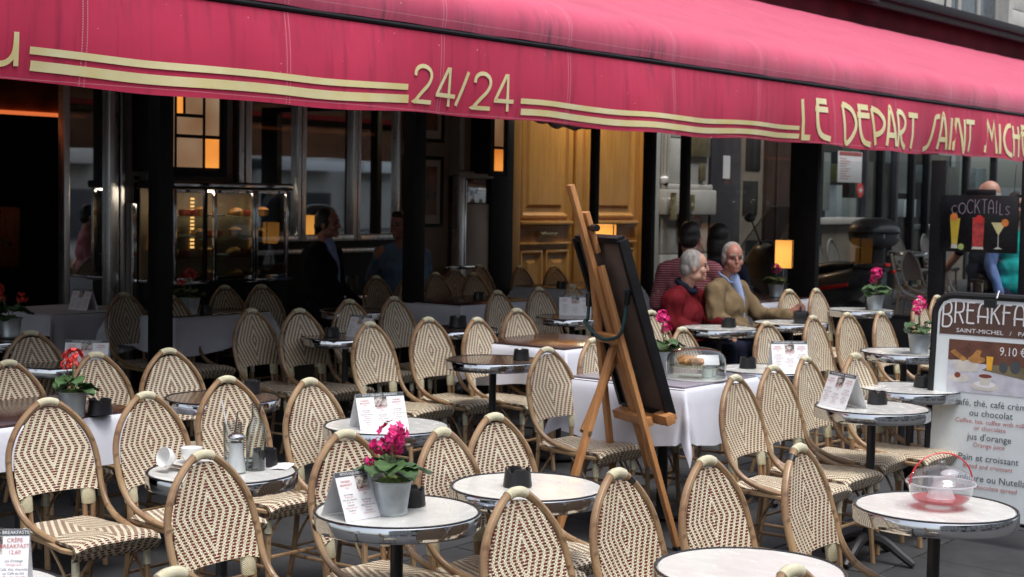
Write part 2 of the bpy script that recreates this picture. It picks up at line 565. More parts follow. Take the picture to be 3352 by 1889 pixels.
W = dict(
    weave=weave_mat('woven_cane'), rattan=rattan_mat(), bind=binding_mat(),
    canvas=canvas_mat('awning_canvas', False), canvas_roof=canvas_mat('awning_canvas_roof', True), gold=gold_mat(),
    laminate=lam_mat(),
    dark_lam=mat('dark_laminate', (0.10, 0.065, 0.05), 0.16, var=0.25, scale=5, coat=0.3),
    chrome=mat('chrome', (0.66, 0.67, 0.69), 0.08, 1.0, var=0.10, scale=3, rvar=0.04),
    dull_chrome=mat('brushed_steel', (0.86, 0.87, 0.88), 0.30, 1.0, var=0.15, scale=4, stretch=(6, 6, 0.6)),
    black=mat('black_paint', (0.010, 0.010, 0.012), 0.45, var=0.3, bump=0.05, spec=0.25),
    iron=mat('cast_iron', (0.015, 0.015, 0.017), 0.45, 0.0, var=0.3, bump=0.2, bscale=60),
    plastic=mat('black_plastic', (0.012, 0.012, 0.014), 0.35, var=0.2),
    zinc=mat('galvanised_zinc', (0.42, 0.46, 0.48), 0.42, 0.75, var=0.22, scale=18),
    white=mat('white_card', (0.78, 0.78, 0.80), 0.4, var=0.03),
    porcelain=mat('white_porcelain', (0.80, 0.80, 0.78), 0.18, var=0.02, coat=0.3),
    cloth=cloth_mat('white_tablecloth', (0.64, 0.65, 0.72)),
    easel=wood_mat('easel_beech', (0.36, 0.155, 0.055), (0.56, 0.27, 0.105)),
    door=wood_mat('varnished_oak', (0.44, 0.205, 0.048), (0.62, 0.315, 0.085), coat=0.3, rough=0.35),
    stone=slab_mat('pale_limestone', (0.50, 0.485, 0.45), (0.68, 0.665, 0.62), 0.75, 2.5),
    taupe=mat('taupe_paint', (0.27, 0.23, 0.205), 0.5, var=0.12, scale=4),
    pillar=mat('off_white_paint', (0.48, 0.46, 0.43), 0.45, var=0.06, scale=4),
    pave=slab_mat('grey_paving', (0.034, 0.034, 0.036), (0.068, 0.068, 0.071), 0.8, 5),
    joint=mat('pavement_joint', (0.05, 0.05, 0.05), 0.85, var=0.3),
    asphalt=mat('asphalt', (0.05, 0.05, 0.052), 0.85, var=0.3, scale=30, bump=0.5, bscale=200),
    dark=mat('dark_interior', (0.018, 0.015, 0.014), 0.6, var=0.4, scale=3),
    glass=glass_mat('window_glass', (0.86, 0.90, 0.90), 0.75),
    dark_glass=mirror_mat('mirror_glass', 0.55),
    clear=glass_mat('clear_glass', (0.93, 0.95, 0.95), 1.8, rim=(0.12, 0.15, 0.16)),
    leaf=mat('geranium_leaf', (0.050, 0.105, 0.035), 0.5, var=0.45, scale=25, bump=0.2),
    stem=mat('green_stem', (0.10, 0.15, 0.05), 0.6),
    moss=mat('moss', (0.20, 0.27, 0.08), 0.9, var=0.5, scale=60, bump=0.8, bscale=150),
    pink=mat('magenta_petal', (0.66, 0.012, 0.17), 0.55, var=0.35, scale=40),
    red=mat('red_petal', (0.60, 0.035, 0.030), 0.55, var=0.35, scale=40),
    amber=lit_glass('amber_glass', (1.0, 0.33, 0.05), 0.62),
    milky=lit_glass('milky_glass', (0.80, 0.45, 0.22), 0.19),
    ink=mat('printed_ink', (0.055, 0.065, 0.072), 0.5, var=0.1),
    red_ink=mat('red_ink', (0.46, 0.11, 0.11), 0.5, var=0.1),
    maroon=mat('maroon_shade', (0.06, 0.008, 0.012), 0.85, var=0.3, scale=2, spec=0.1),
)
# ------------------------------------------------------------------ ground
def sheet(name, x0, x1, y0, y1, dz, m, nx=1, ny=1):
    b = MB()
    b.grid(lambda s, t: (x0 + (x1 - x0) * s, y0 + (y1 - y0) * t, zg(x0 + (x1 - x0) * s, y0 + (y1 - y0) * t) + dz), nx, ny)
    return tag(b.build(name, m, smooth=0), kind='structure')
sheet('road', -160, 200, -120, 160, -0.16, W['asphalt'])
def _pavement():
    b = MB()
    x0, x1, y0, y1 = -30, 60, -1.2, 30
    vs = [(x, y, zg(x, y) + d) for d in (-0.012, -0.3) for x, y in ((x0, y0), (x1, y0), (x1, y1), (x0, y1))]
    b.add(vs, [(0, 1, 2, 3), (4, 7, 6, 5), (0, 4, 5, 1), (1, 5, 6, 2), (2, 6, 7, 3), (3, 7, 4, 0)])
    p = tag(b.build('pavement', W['joint'], smooth=0), kind='structure')
    rot = (math.atan(0.0123), -math.atan(0.0158), 0)
    sl = MB().box(-0.446, 0.446, -0.296, 0.296, -0.03, 0).mesh('slab', W['pave'], bevel=0.006)
    for j in range(13):
        for i in range(13):
            x = 2.6 + 0.9 * i + (0.45 if j % 2 else 0); y = 0.9 + 0.6 * j
            o = link('slab', sl, p, (x, y, zg(x, y) + random.uniform(-0.0015, 0.0015)), rot)
_pavement()

# ------------------------------------------------------------------ awning
AY, AZ0, AZ1 = 5.73, 2.20, 2.655
def val(x, z):
    """point on the hanging valance cloth; z measured without sag"""
    s = (z - AZ0) / (AZ1 - AZ0)
    k = 1 - s
    y = AY + k * (0.030 * math.sin(x * 1.9 + 0.6) + 0.016 * math.sin(x * 4.7 + 1) + 0.007 * math.sin(x * 11.3)) - 0.015 * math.sin(s * math.pi)
    dz = 0.010 * math.sin(x * 1.7 + 2) * k + 0.006 * math.sin(x * 5.1) * k
    return (x, y, z + dz)
def valf(x, z):
    q = val(x, z)
    return (q[0], q[1] - 0.005, q[2])
AX0, AX1 = 0.8, 26.0
W['tint_guard'] = mat('awning_tint_guard', (0.34, 0.25, 0.24), 0.85, var=0.2, scale=3)  # sheets added behind the cloth to keep its red out of bounced light
def _awning():
    a = thing('awning', 'long raspberry red cafe awning with gold lettering on its valance', 'awning', (0, 0, 0))
    v = MB().grid(lambda s, t: val(AX0 + (AX1 - AX0) * s, AZ0 + (AZ1 - AZ0) * t), 420, 10).build('valance', W['canvas'], a, smooth=180, recalc=False)
    MB().grid(lambda s, t: (lambda q: (q[0], q[1] + .012, q[2]))(val(AX0 + (AX1 - AX0) * s, AZ0 + .006 + (AZ1 - AZ0 - .006) * t)), 200, 5).build('valance_tint_guard', W['tint_guard'], a, smooth=180, recalc=False)
    prof = [(0.0, 2.690), (-0.012, 2.75), (-0.010, 2.82), (0.02, 2.885), (0.075, 2.935), (0.16, 2.975), (0.30, 3.025), (0.7, 3.16), (1.3, 3.37), (2.1, 3.66), (2.95, 3.98)]
    pp = [Vector((0, p[0], p[1])) for p in prof]
    sp = spline(pp, 3)
    def roof(s, t):
        x = AX0 + (AX1 - AX0) * s
        q = sp[min(int(round(t * (len(sp) - 1))), len(sp) - 1)]
        k = min(max((q.y - 0.1) / 0.8, 0), 1) * min(max((2.95 - q.y) / 1.0, 0), 1)
        w = 0.006 * math.sin(x * 5.18 + q.y) + 0.004 * math.sin(x * 13 + 2 * q.y)
        return (x, AY + q.y + (0.004 * math.sin(x * 9) if q.y < 0.2 else 0), q.z + w * (0.3 + k) - 0.03 * k * math.sin(math.pi * ((x - 6.66) / 1.213 % 1)) * 0.35)
    MB().grid(roof, 420, len(sp) - 1).build('roof_cloth', W['canvas_roof'], a, smooth=180, recalc=False)
    MB().grid(lambda s, t: (lambda q: (q[0], q[1] + .03, q[2] - .03))(roof(s, .18 + .82 * t)), 60, len(sp) - 1).build('roof_tint_guard', W['tint_guard'], a, smooth=180, recalc=False)
    MB().tube([(AX0, AY + 0.002, 2.673), (AX1, AY + 0.002, 2.673)], 0.014, 8).build('front_rail', W['black'], a)
    MB().box(AX0, AX1, AY + 0.02, AY + 0.11, 2.62, 2.70).build('front_beam', W['black'], a, bevel=0.01)
    # gold bars and letters lie on the valance
    def bar(x0, x1, z0, z1):
        MB().grid(lambda s, t: valf(x0 + (x1 - x0) * s, z0 + (z1 - z0) * t), 80, 1).build('gold_bar', W['gold'], a, smooth=180, recalc=False)
    bar(4.00, 6.39, 2.317, 2.350); bar(4.01, 6.40, 2.245, 2.290)
    bar(7.42, 11.00, 2.299, 2.332); bar(7.43, 11.01, 2.231, 2.270)
    G = {
        'L': [[(0, 1), (.16, .45), (.30, 0), (1, 0)]],
        'E': [[(.0, 1), (.85, 1)], [(-.05, .78), (.95, .78)], [(.12, 1), (.14, .5), (.32, .2), (.6, .06), (1.15, 0)]],
        'D': [[(0, 1), (.12, .5), (.25, 0), (.6, .06), (.95, .34), (1, .6), (.75, .86), (.35, .97), (0, 1)]],
        'P': [[(0, 1), (.2, .5), (.42, 0)], [(0, 1), (.55, .92), (.95, .72), (.95, .5), (.7, .34), (.30, .28)]],
        'A': [[(0, 0), (.25, 1), (.45, .98), (.75, .5), (1, 0)], [(0, .30), (.85, .30)]],
        'R': [[(0, 1), (.10, .5), (.05, 0)], [(0, 1), (.5, .97), (.85, .78), (.8, .56), (.45, .42), (.12, .40)], [(.35, .42), (.55, .15), (1, 0)]],
        'T': [[(0, .95), (1, .95)], [(.5, 1), (.5, .4), (.42, 0)]],
        'S': [[(1, 1), (.68, .96), (.58, .7), (.48, .35), (.32, .08), (0, 0)]],
        'I': [[(.5, 1), (.4, .5), (.6, 0)]],
        'N': [[(0, 0), (.05, .95), (.3, .95), (.65, .4), (.9, 0), (1, 0)], [(.95, .02), (.9, 1)]],
        'M': [[(0, 0), (.18, 1), (.5, .5), (.72, 1), (1, 0)]],
        'C': [[(1, 1), (.5, .93), (.12, .65), (.1, .4), (.4, .1), (1, 0)]],
        'H': [[(.08, 1), (.05, 0)], [(.85, 1), (.95, 0)], [(-.1, .66), (1.1, .66)]],
        '2': [[(0, .72), (.05, .88), (.25, .985), (.55, .995), (.82, .9), (.9, .72), (.75, .5), (.4, .27), (.06, .02), (.06, 0.0), (1, 0)]],
        '4': [[(.78, -.05), (.66, 1), (.55, 1), (0, .27), (0, .25), (1.08, .25)]],
        '/': [[(0, 0), (.5, .5), (1, 1)]],
        'u': [[(0, 1), (.02, .4), (.18, .1), (.45, .02), (.75, .1), (.93, .4), (.95, 1)], [(.95, 1), (1, 0)]],
    }
    def glyphs(lst, z0, z1, w):
        for g, x0, x1 in lst:
            for st in G[g]:
                pts = [Vector((x0 + (x1 - x0) * p[0], z0 + (z1 - z0) * p[1], 0)) for p in st]
                if len(pts) > 2 and g not in 'TMNI/4L': pts = spline(pts, 5)
                elif len(pts) == 2: pts = [pts[0].lerp(pts[1], k / 4) for k in range(5)]
                yield pts, w
    def word(name, lst, z0, z1, w):
        b = MB()
        off = 0
        for pts, ww in glyphs(lst, z0, z1, w):
            off = (off + 1) % 3
            b.ribbon(pts, ww, lambda x, z, o=off: (valf(x, z)[0], valf(x, z)[1] - 0.0006 * o, valf(x, z)[2]))
        o = b.build(name, W['gold'], a, smooth=180, recalc=False)
        o['kind'] = 'stuff'
    word('lettering_hours', [('2', 6.45, 6.61), ('4', 6.66, 6.82), ('/', 6.85, 6.93), ('2', 6.99, 7.14), ('4', 7.18, 7.34)], 2.258, 2.458, 0.024)
    word('lettering_name', [('L', 11.02, 11.18), ('E', 11.24, 11.44), ('D', 11.69, 11.94), ('E', 11.98, 12.22), ('P', 12.25, 12.50), ('A', 12.55, 12.74), ('R', 12.77, 12.97), ('T', 13.02, 13.23), ('S', 13.47, 13.74), ('A', 13.75, 13.95), ('I', 13.98, 14.06), ('N', 14.10, 14.33), ('T', 14.35, 14.57), ('M', 14.85, 15.14), ('I', 15.17, 15.24), ('C', 15.27, 15.49), ('H', 15.53, 15.74), ('E', 15.80, 16.05), ('L', 16.15, 16.40)], 2.242, 2.545, 0.046)
    word('lettering_end', [('u', 3.74, 3.935)], 2.258, 2.405, 0.026)
    return a
_awning()

# rolled plastic wind curtain tucked behind the valance
def _roll():
    pts = [(7.55 + i * 0.09, AY + 0.10 + 0.008 * math.sin(i * 1.7), 2.225 + 0.03 * (1 - math.sin(math.pi * i / 12)) + 0.006 * math.sin(i * 2.6)) for i in range(13)]
    o = MB().tube(spline(pts, 3), [0.012 + 0.03 * math.sin(math.pi * min(max(i / 36, .02), .98)) * (1 + .25 * math.sin(i * 1.1)) for i in range(37)], 8).build('rolled_curtain', W['dark_lam'])
    tag(o, 'dark rolled plastic wind curtain peeping out under the awning valance', 'curtain')
_roll()

# ------------------------------------------------------------------ bistro chair
def ring_strip(b, rows, mi=0, caps=True):
    n = len(rows[0]); o = len(b.v); fs = []
    vs = [q for r in rows for q in r]
    for j in range(len(rows) - 1):
        for i in range(n):
            k = (i + 1) % n
            fs.append((j * n + i, j * n + k, (j + 1) * n + k, (j + 1) * n + i))
    if caps:
        fs.append(tuple(reversed(range(n)))); fs.append(tuple((len(rows) - 1) * n + i for i in range(n)))
    b.add(vs, fs, mi)
    return o
HALF = [(.196, -.085, .432), (.204, .03, .452), (.213, .125, .492), (.221, .183, .560), (.225, .212, .640), (.217, .233, .716), (.193, .246, .775), (.151, .258, .828), (.098, .267, .872), (.048, .272, .902), (.0, .273, .911)]
HOOP = spline([(-x, y, z) for x, y, z in HALF] + [(x, y, z) for x, y, z in reversed(HALF[:-1])], 4)
def hoop_at(z):
    pts = spline(HALF, 8)
    for a, b in zip(pts, pts[1:]):
        if a.z <= z <= b.z:
            t = (z - a.z) / max(b.z - a.z, 1e-6)
            return a.lerp(b, t)
    return pts[-1] if z > pts[-1].z else pts[0]
def chair_parts():
    P = []
    b = MB()
    rows = []; N = 8; z0, z1 = .566, .886
    T = [0, .03, .12, .25, .4, .55, .7, .82, .9, .95, .98, 1.0]
    uvs = []
    for t in T:
        zt = z0 + (z1 - z0) * t
        h = hoop_at(min(zt + 0.004, .90))
        w = max(h.x - .022, .014)
        if t > .95: w *= (0.86 if t < 1 else .55)
        ring = []
        for side in (0, 1):
            for i in range(N + 1):
                s = -1 + 2 * i / N
                if side: s = -s
                x = s * w
                y = h.y - .006 + .020 * (1 - s * s) * (1 - .5 * t) - (.006 if side == 0 else -.006) * (1 - .6 * abs(s) ** 6)
                z = zt - (1 - t) ** 2 * .012 * abs(s) ** 8
                ring.append((x, y, z)); uvs.append((x, z - .722))
        rows.append(ring)
    o = ring_strip(b, rows)
    for i, q in enumerate(uvs): b.uv[o + i] = q
    P.append(('backrest', b.mesh('backrest', W['weave'], smooth=50)))
    # seat
    b = MB()
    sec = [(-.215, .402), (-.233, .416), (-.240, .437), (-.226, .455), (-.18, .461), (-.08, .459), (.02, .456), (.11, .456), (.185, .459)]
    arc = [0]
    for a_, c_ in zip(sec, sec[1:]): arc.append(arc[-1] + math.hypot(c_[0] - a_[0], c_[1] - a_[1]))
    rows = []; uvs = []
    for (y, z), l in zip(sec, arc):
        w = .212 - .030 * max((y + .2) / .4, 0)
        ring = []
        for i in range(9):
            s = -1 + i / 4
            zz = z - .016 * abs(s) ** 6 - .004 * (1 - s * s) * (1 if y > -.18 else 0)
            ring.append((s * w, y, zz)); uvs.append((s * w, l - .24))
        for i in range(9):
            s = 1 - i / 4
            ring.append((s * w * .985, y + (.012 if y < -.19 else 0), min(z - .024, .432))); uvs.append((s * w, l - .24))
        rows.append(ring)
    o = ring_strip(b, rows)
    for i, q in enumerate(uvs): b.uv[o + i] = q
    P.append(('seat', b.mesh('seat', W['weave'], smooth=50)))
    rim = spline([(-.205, -.200, .416), (0, -.212, .414), (.205, -.200, .416), (.20, -.02, .422), (.180, .17, .426), (0, .198, .428), (-.180, .17, .426), (-.20, -.02, .422)], 3, closed=True)
    P.append(('seat_rim', MB().tube(rim, .0115, 6, closed=True).mesh('seat_rim', W['rattan'])))
    P.append(('hoop', MB().tube(HOOP, .0138, 9).mesh('hoop', W['rattan'])))
    mid = [p + Vector((0, 0, 0)) for p in HOOP if abs(p.x) < .060 and p.z > .8]
    P.append(('top_binding', MB().tube(mid, .0164, 10).mesh('top_binding', W['bind'])))
    for sx in (-1, 1):
        P.append(('upright', MB().tube([(sx * .140, .202, .570), (sx * .136, .186, .430)], .0115, 7).mesh('upright', W['rattan'])))
        P.append(('leg', MB().tube(spline([(sx * .180, .204, .570), (sx * .176, .188, .445), (sx * .176, .212, .2), (sx * .190, .250, 0)], 3), .0125, 7).mesh('leg', W['rattan'])))
        P.append(('leg', MB().tube(spline([(sx * .176, -.182, .425), (sx * .182, -.192, .2), (sx * .190, -.208, 0)], 3), .0135, 7).mesh('leg', W['rattan'])))
        rows = []
        for z, k in ((.500, .9), (.504, 1), (.562, 1), (.568, .9)):
            yy = .187 + (.204 - .187) * (z - .445) / .125
            rows.append([(sx * (.160 + .039 * k * math.cos(a) * (1 if abs(math.cos(a)) < .9 else .94)), yy + .0175 * k * math.sin(a), z) for a in [2 * math.pi * i / 14 for i in range(14)]])
        b = MB(); ring_strip(b, rows)
        P.append(('upright_binding', b.mesh('upright_binding', W['bind'], smooth=50)))
        P.append(('leg_binding', MB().tube([(sx * .1770, -.184, .385), (sx * .1795, -.188, .320)], .0165, 9).mesh('leg_binding', W['bind'])))
        P.append(('stretcher', MB().tube([(sx * .180, -.178, .175), (sx * .174, .214, .175)], .008, 6).mesh('stretcher', W['rattan'])))
        # bent braces under the seat
        P.append(('brace', MB().tube(spline([(sx * .178, -.176, .22), (sx * .150, -.180, .315), (sx * .07, -.186, .400)], 3), .0065, 6).mesh('brace', W['rattan'])))
        P.append(('brace', MB().tube(spline([(sx * .180, -.172, .22), (sx * .188, -.12, .32), (sx * .197, -.045, .405)], 3), .0065, 6).mesh('brace', W['rattan'])))
        P.append(('brace', MB().tube(spline([(sx * .172, .208, .22), (sx * .180, .15, .32), (sx * .190, .08, .405)], 3), .0065, 6).mesh('brace', W['rattan'])))
    P.append(('stretcher', MB().tube([(-.180, -.180, .215), (.180, -.180, .215)], .008, 6).mesh('stretcher', W['rattan'])))
    P.append(('stretcher', MB().tube([(-.172, .213, .215), (.172, .213, .215)], .008, 6).mesh('stretcher', W['rattan'])))
    return P
CHAIR = chair_parts()
for n_, me in CHAIR:                       # slim the pattern chair to its measured 39 cm width
    for v_ in me.vertices: v_.co.x *= .865
    me.update()
def chair(x, y, label, rz=0.0, far=False, group=None):
    """x, y: where the top of the back stands above the ground; chairs face the street (-y)"""
    cx = x + 0.27 * math.sin(rz); cy = y - 0.27 * math.cos(rz)
    t = thing('bistro_chair', label, 'chair', (cx, cy, zg(cx, cy) - 0.003), rz, group or 'woven bistro chairs of the terrace')
    for n_, me in CHAIR:
        if far and n_ in ('brace',): continue
        link(n_, me, t)
    return t
CH = 'woven chair '
chairs = [
 (2.33, 2.80, 6, 'with only its bound top showing beside the cut-off breakfast card'),
 (3.33, 1.72, -4, 'showing only its bound top in front of the big white table'),
 (3.35, 3.87, 3, 'hiding part of the table with the sugar shaker'),
 (3.59, 2.76, -2, 'standing in front of the grey round table with one ashtray'),
 (4.03, 2.70, 2, 'with black tape beside its top binding, below the easel foot'),
 (4.41, 2.60, -3, 'between the taped chair and the chair by the wasp trap table'),
 (4.83, 2.48, 4, 'with a dark mark on its hoop, next to the wasp trap table'),
 (3.67, 5.16, -5, 'large and frontal in front of the white cloth table with red geranium'),
 (4.04, 5.02, 3, 'with its seat tucked beside the frontal chair, below the red geranium ashtray'),
 (4.58, 5.14, -2, 'directly behind the water bottle and glass'),
 (4.79, 4.84, 3, 'next to the one behind the water bottle, facing the breakfast card table'),
 (3.95, 3.81, -4, 'half hidden behind the menu card and pink geranium pot'),
 (4.22, 3.59, 4, 'standing behind the table with the pink geranium pot, beside its leaves'),
 (4.61, 3.66, -3, 'behind the grey round table with a single ashtray, right of the geranium leaves'),
 (4.23, 6.25, 4, 'cut by the picture edge above the white cloth table with red geranium'),
 (5.04, 7.24, -4, 'behind the cut chair at the edge, showing a low wide pointed top'),
 (4.70, 6.22, 2, 'immediately behind the red geranium in its zinc pot'),
 (5.05, 6.10, -3, 'standing alone below the black awning post and white cloth'),
 (6.92, 8.84, 3, 'in the shade in front of the taupe pillar with chrome strips'),
 (7.05, 8.51, -3, 'cut in two by the black post below the lit wall lamp'),
 (7.88, 8.87, 2, 'under the pastry case beside the dark red geranium'),
 (8.14, 8.75, -3, 'under the right end of the glass pastry case'),
 (6.78, 7.38, 3, 'just in front of the white cloth beneath the pastry case'),
 (7.01, 7.18, -2, 'one place along from the cloth table, with dark seat behind it'),
 (9.47, 9.31, -22, 'turned and shadowy below the person in the dark suit'),
 (9.49, 8.82, 2, 'small and shaded below the drinking glasses of the two seated people'),
 (7.73, 7.43, -2, 'partly behind the folded card on the small dark table'),
 (8.13, 7.38, 3, 'touching the black post in the middle of the terrace'),
 (9.64, 8.59, -2, 'half covered by the middle black post'),
 (10.18, 8.76, 2, 'below the person in the pale blue shirt, beyond the middle post'),
 (10.69, 8.98, -5, 'just behind the one below the person in the pale blue shirt'),
 (11.31, 9.19, 4, 'stacked-looking rear one beside the black corner pillar'),
 (10.44, 8.55, -2, 'front one of the two beside the black corner pillar'),
 (11.49, 8.84, 3, 'in front of the yellow door by the black corner pillar'),
 (11.75, 8.64, -3, 'in front of the yellow door below its brass handle'),
 (6.74, 6.31, 2, 'with the full diamond visible, above the breakfast card on the round table'),
 (7.20, 6.25, -2, 'with the full diamond visible, under the foot of the middle black post'),
 (7.41, 6.03, 3, 'partly hidden by the dark round table with orange reflection'),
 (8.08, 6.24, -3, 'behind the ashtray of the dark round table with orange reflection'),
 (9.11, 7.22, 2, 'overlapping the far white cloth table with dark top'),
 (9.60, 7.20, -2, 'with an empty grey back beside the upright menu card'),
 (10.03, 7.19, 3, 'small one whose top peeps over the upright menu card'),
 (6.48, 4.80, -3, 'just left of the wooden easel with its seat turned towards it'),
 (7.00, 4.87, 2, 'seen between the legs of the wooden easel'),
 (8.64, 5.55, -4, 'behind the edge of the easel board, by the person in red'),
 (7.88, 4.84, 3, 'behind the glass cake dome, by the person in red'),
 (8.57, 4.65, -3, 'in front of the knees of the person in the beige jacket'),
 (9.15, 4.63, 2, 'in the right hand row between the beige jacket and the scooter'),
 (9.53, 4.57, -3, 'under the front wheel of the parked scooter'),
 (9.77, 4.44, 3, 'beside the table with the pink geranium near the breakfast board'),
 (11.25, 5.67, 2, 'tall and pale against the black screen post'),
 (11.00, 5.78, -6, 'small one behind the hand of the person in beige'),
 (10.93, 4.67, 2, 'just beyond the pink geranium near the breakfast board'),
 (11.40, 4.72, -3, 'at the post by the cocktail sign, half hidden by the breakfast board'),
 (6.24, 3.54, 2, 'in front of the cake dome table, first of four in a row'),
 (6.69, 3.59, -2, 'second in the row leading from the cake dome table'),
 (7.13, 3.64, 3, 'third in the row leading from the cake dome table'),
 (7.45, 3.52, -3, 'behind the dark side of the folded card near the breakfast board'),
]
tape = {}
for sx_ in (-1, 1):
    seg_ = [p for p in HOOP if p.z > .8 and .068 < p.x * sx_ < .105]
    tape[sx_] = MB().tube([(p.x * .865, p.y, p.z) for p in seg_], .0155, 9).mesh('tape_band', W['plastic'])
for x, y, rz, l in chairs:
    c_ = chair(x, y, CH + l, R(rz), far=y > 7)
    if 'black tape' in l: link('tape_band', tape[1], c_)
    if 'dark mark' in l: link('tape_band', tape[-1], c_)

# ------------------------------------------------------------------ round tables
def table_parts(top):
    P = []
    P.append(('tabletop', MB().lathe([(0.001, .720), (.262, .720), (.262, .741), (.258, .7445), (0.001, .7445)], 48, caps=False).mesh('tabletop', top, smooth=30)))
    P.append(('rim', MB().lathe([(.262, .694), (.272, .694), (.2735, .699), (.2735, .738), (.271, .742), (.2625, .742), (.2625, .694)], 48, caps=False).mesh('rim', W['chrome'], smooth=50)))
    ring = [(.2675 * math.cos(a), .2675 * math.sin(a), .7435) for a in [2 * math.pi * i / 48 for i in range(48)]]
    P.append(('edge_bead', MB().tube(ring, .0042, 6, closed=True).mesh('edge_bead', W['plastic'])))
    P.append(('column', MB().lathe([(.0, .08), (.035, .08), (.033, .13), (.024, .16), (.022, .28), (.024, .30), (.034, .31), (.037, .325), (.034, .34), (.024, .35), (.021, .37), (.021, .66), (.03, .68), (.09, .70), (.10, .719)], 16).mesh('column', W['iron'], smooth=50)))
    for k in range(4):
        a = math.pi / 4 + k * math.pi / 2
        c, s = math.cos(a), math.sin(a)
        pts = [(c * r, s * r, z) for r, z in ((.02, .12), (.09, .105), (.17, .055), (.235, .016))]
        P.append(('foot', MB().tube(spline(pts, 3), [.028, .027, .026, .024, .023, .022, .021, .020, .019, .015], 8).mesh('foot', W['iron'])))
    return P
TABLE = {'light': table_parts(W['laminate']), 'dark': table_parts(W['dark_lam'])}
def table(x, y, label, kind='light', rz=0.3):
    t = thing('round_table', label, 'table', (x, y, zg(x, y) - 0.004), rz, 'round bistro tables')
    for n_, me in TABLE[kind]: link(n_, me, t)
    return t
def ttop(x, y): return zg(x, y) - 0.004 + 0.7445
RT = 'chrome-rimmed round table '
for x, y, k, l in [
    (3.71, 3.34, 'light', 'carrying the pink geranium and a folded menu card'),
    (4.30, 3.26, 'light', 'with nothing but one black ashtray on pale top'),
    (3.76, 4.24, 'light', 'holding sugar shaker, water bottle and stacked coffee cups'),
    (3.83, 2.11, 'light', 'with an empty white top cut by the bottom edge'),
    (4.97, 2.04, 'light', 'with a white top holding the transparent wasp trap'),
    (4.89, 4.47, 'light', 'with the breakfast card standing on grey top'),
    (4.93, 5.56, 'dark', 'with dark top and two ashtrays behind the coffee table'),
    (6.96, 5.54, 'dark', 'with dark top reflecting orange, left of the easel'),
    (6.87, 3.15, 'light', 'beside the breakfast board with a folded card and an ashtray'),
    (9.12, 3.98, 'light', 'with the zinc pot of pink geranium beside the breakfast board'),
    (7.62, 3.28, 'light', 'half hidden behind the breakfast board with one ashtray'),
    (7.74, 4.20, 'light', 'with a white folded card right of the cake dome'),
    (9.50, 5.53, 'light', 'in front of the person in the red jacket'),
    (5.15, 7.08, 'dark', 'with dark top in the shade at the edge, behind the red geranium'),
    (7.18, 6.93, 'dark', 'with a dark top and tilted card in the middle of the terrace'),
    (8.50, 8.10, 'dark', 'dark and mostly hidden below the person in the suit'),
    (10.22, 5.35, 'light', 'in front of the person in beige with a black bag on it'),
    (11.60, 5.45, 'light', 'with a pink geranium in front of the parked scooter'),
    (8.10, 6.75, 'dark', 'dark one with an ashtray under the middle black post'),
    (9.34, 6.69, 'dark', 'dark one with the upright menu card left of the easel'),
    (9.52, 9.28, 'dark', 'between the two seated people, crowded with glasses'),
]:
    table(x, y, RT + l, k, random.uniform(0, 1.5))
# ------------------------------------------------------------------ veranda posts, hood, roof
def box_thing(name, label, cat, x0, x1, y0, y1, z0, z1, m, bevel=0.006, group=None):
    cx, cy = (x0 + x1) / 2, (y0 + y1) / 2
    o = MB().box(x0 - cx, x1 - cx, y0 - cy, y1 - cy, 0, z1 - z0).build(name, m, bevel=bevel)
    o.location = (cx, cy, z0)
    return tag(o, label, cat, group)
def part(name, parent, m, *boxes, bevel=0.004):
    b = MB()
    for q in boxes: b.box(*q)
    return b.build(name, m, parent, bevel=bevel)
for x0, x1, l in ((6.71, 6.83, 'slim black steel post rising beside the lit leaded wall lamp'), (9.26, 9.40, 'slim black steel post in front of the person in the blue shirt')):
    p_ = thing('veranda_post', l, 'post', ((x0 + x1) / 2, 8.26, zg(x0, 8.26) - 0.01), 0, 'veranda posts')
    w = (x1 - x0) / 2
    part('shaft', p_, W['black'], (-w, w, -.06, .06, 0, 3.72), bevel=0.008)
    part('base_plate', p_, W['iron'], (-w - .05, w + .05, -.11, .11, 0, .012))
h = thing('awning_hood', 'long black awning hood with maroon fascia under the stone upper floor', 'hood', (0, 0, 0))
part('hood_box', h, W['black'], (1.0, 34.0, 8.60, 8.90, 4.24, 4.42), bevel=0.02)
part('hood_lip', h, W['black'], (18.4, 34.0, 8.53, 8.598, 4.33, 4.45), bevel=0.01)
part('shading', h, W['maroon'], (1.0, 34.0, 8.72, 8.80, 3.60, 4.238))  # dark board standing in for the hood's shadow on the red cloth
part('hood_bracket', h, W['black'], (17.9, 18.38, 8.50, 8.598, 4.25, 4.47), bevel=0.01)
tag(part('veranda_ceiling', None, W['pillar'], (0.5, 13.1, 8.902, 10.44, 4.25, 4.40)), kind='structure')

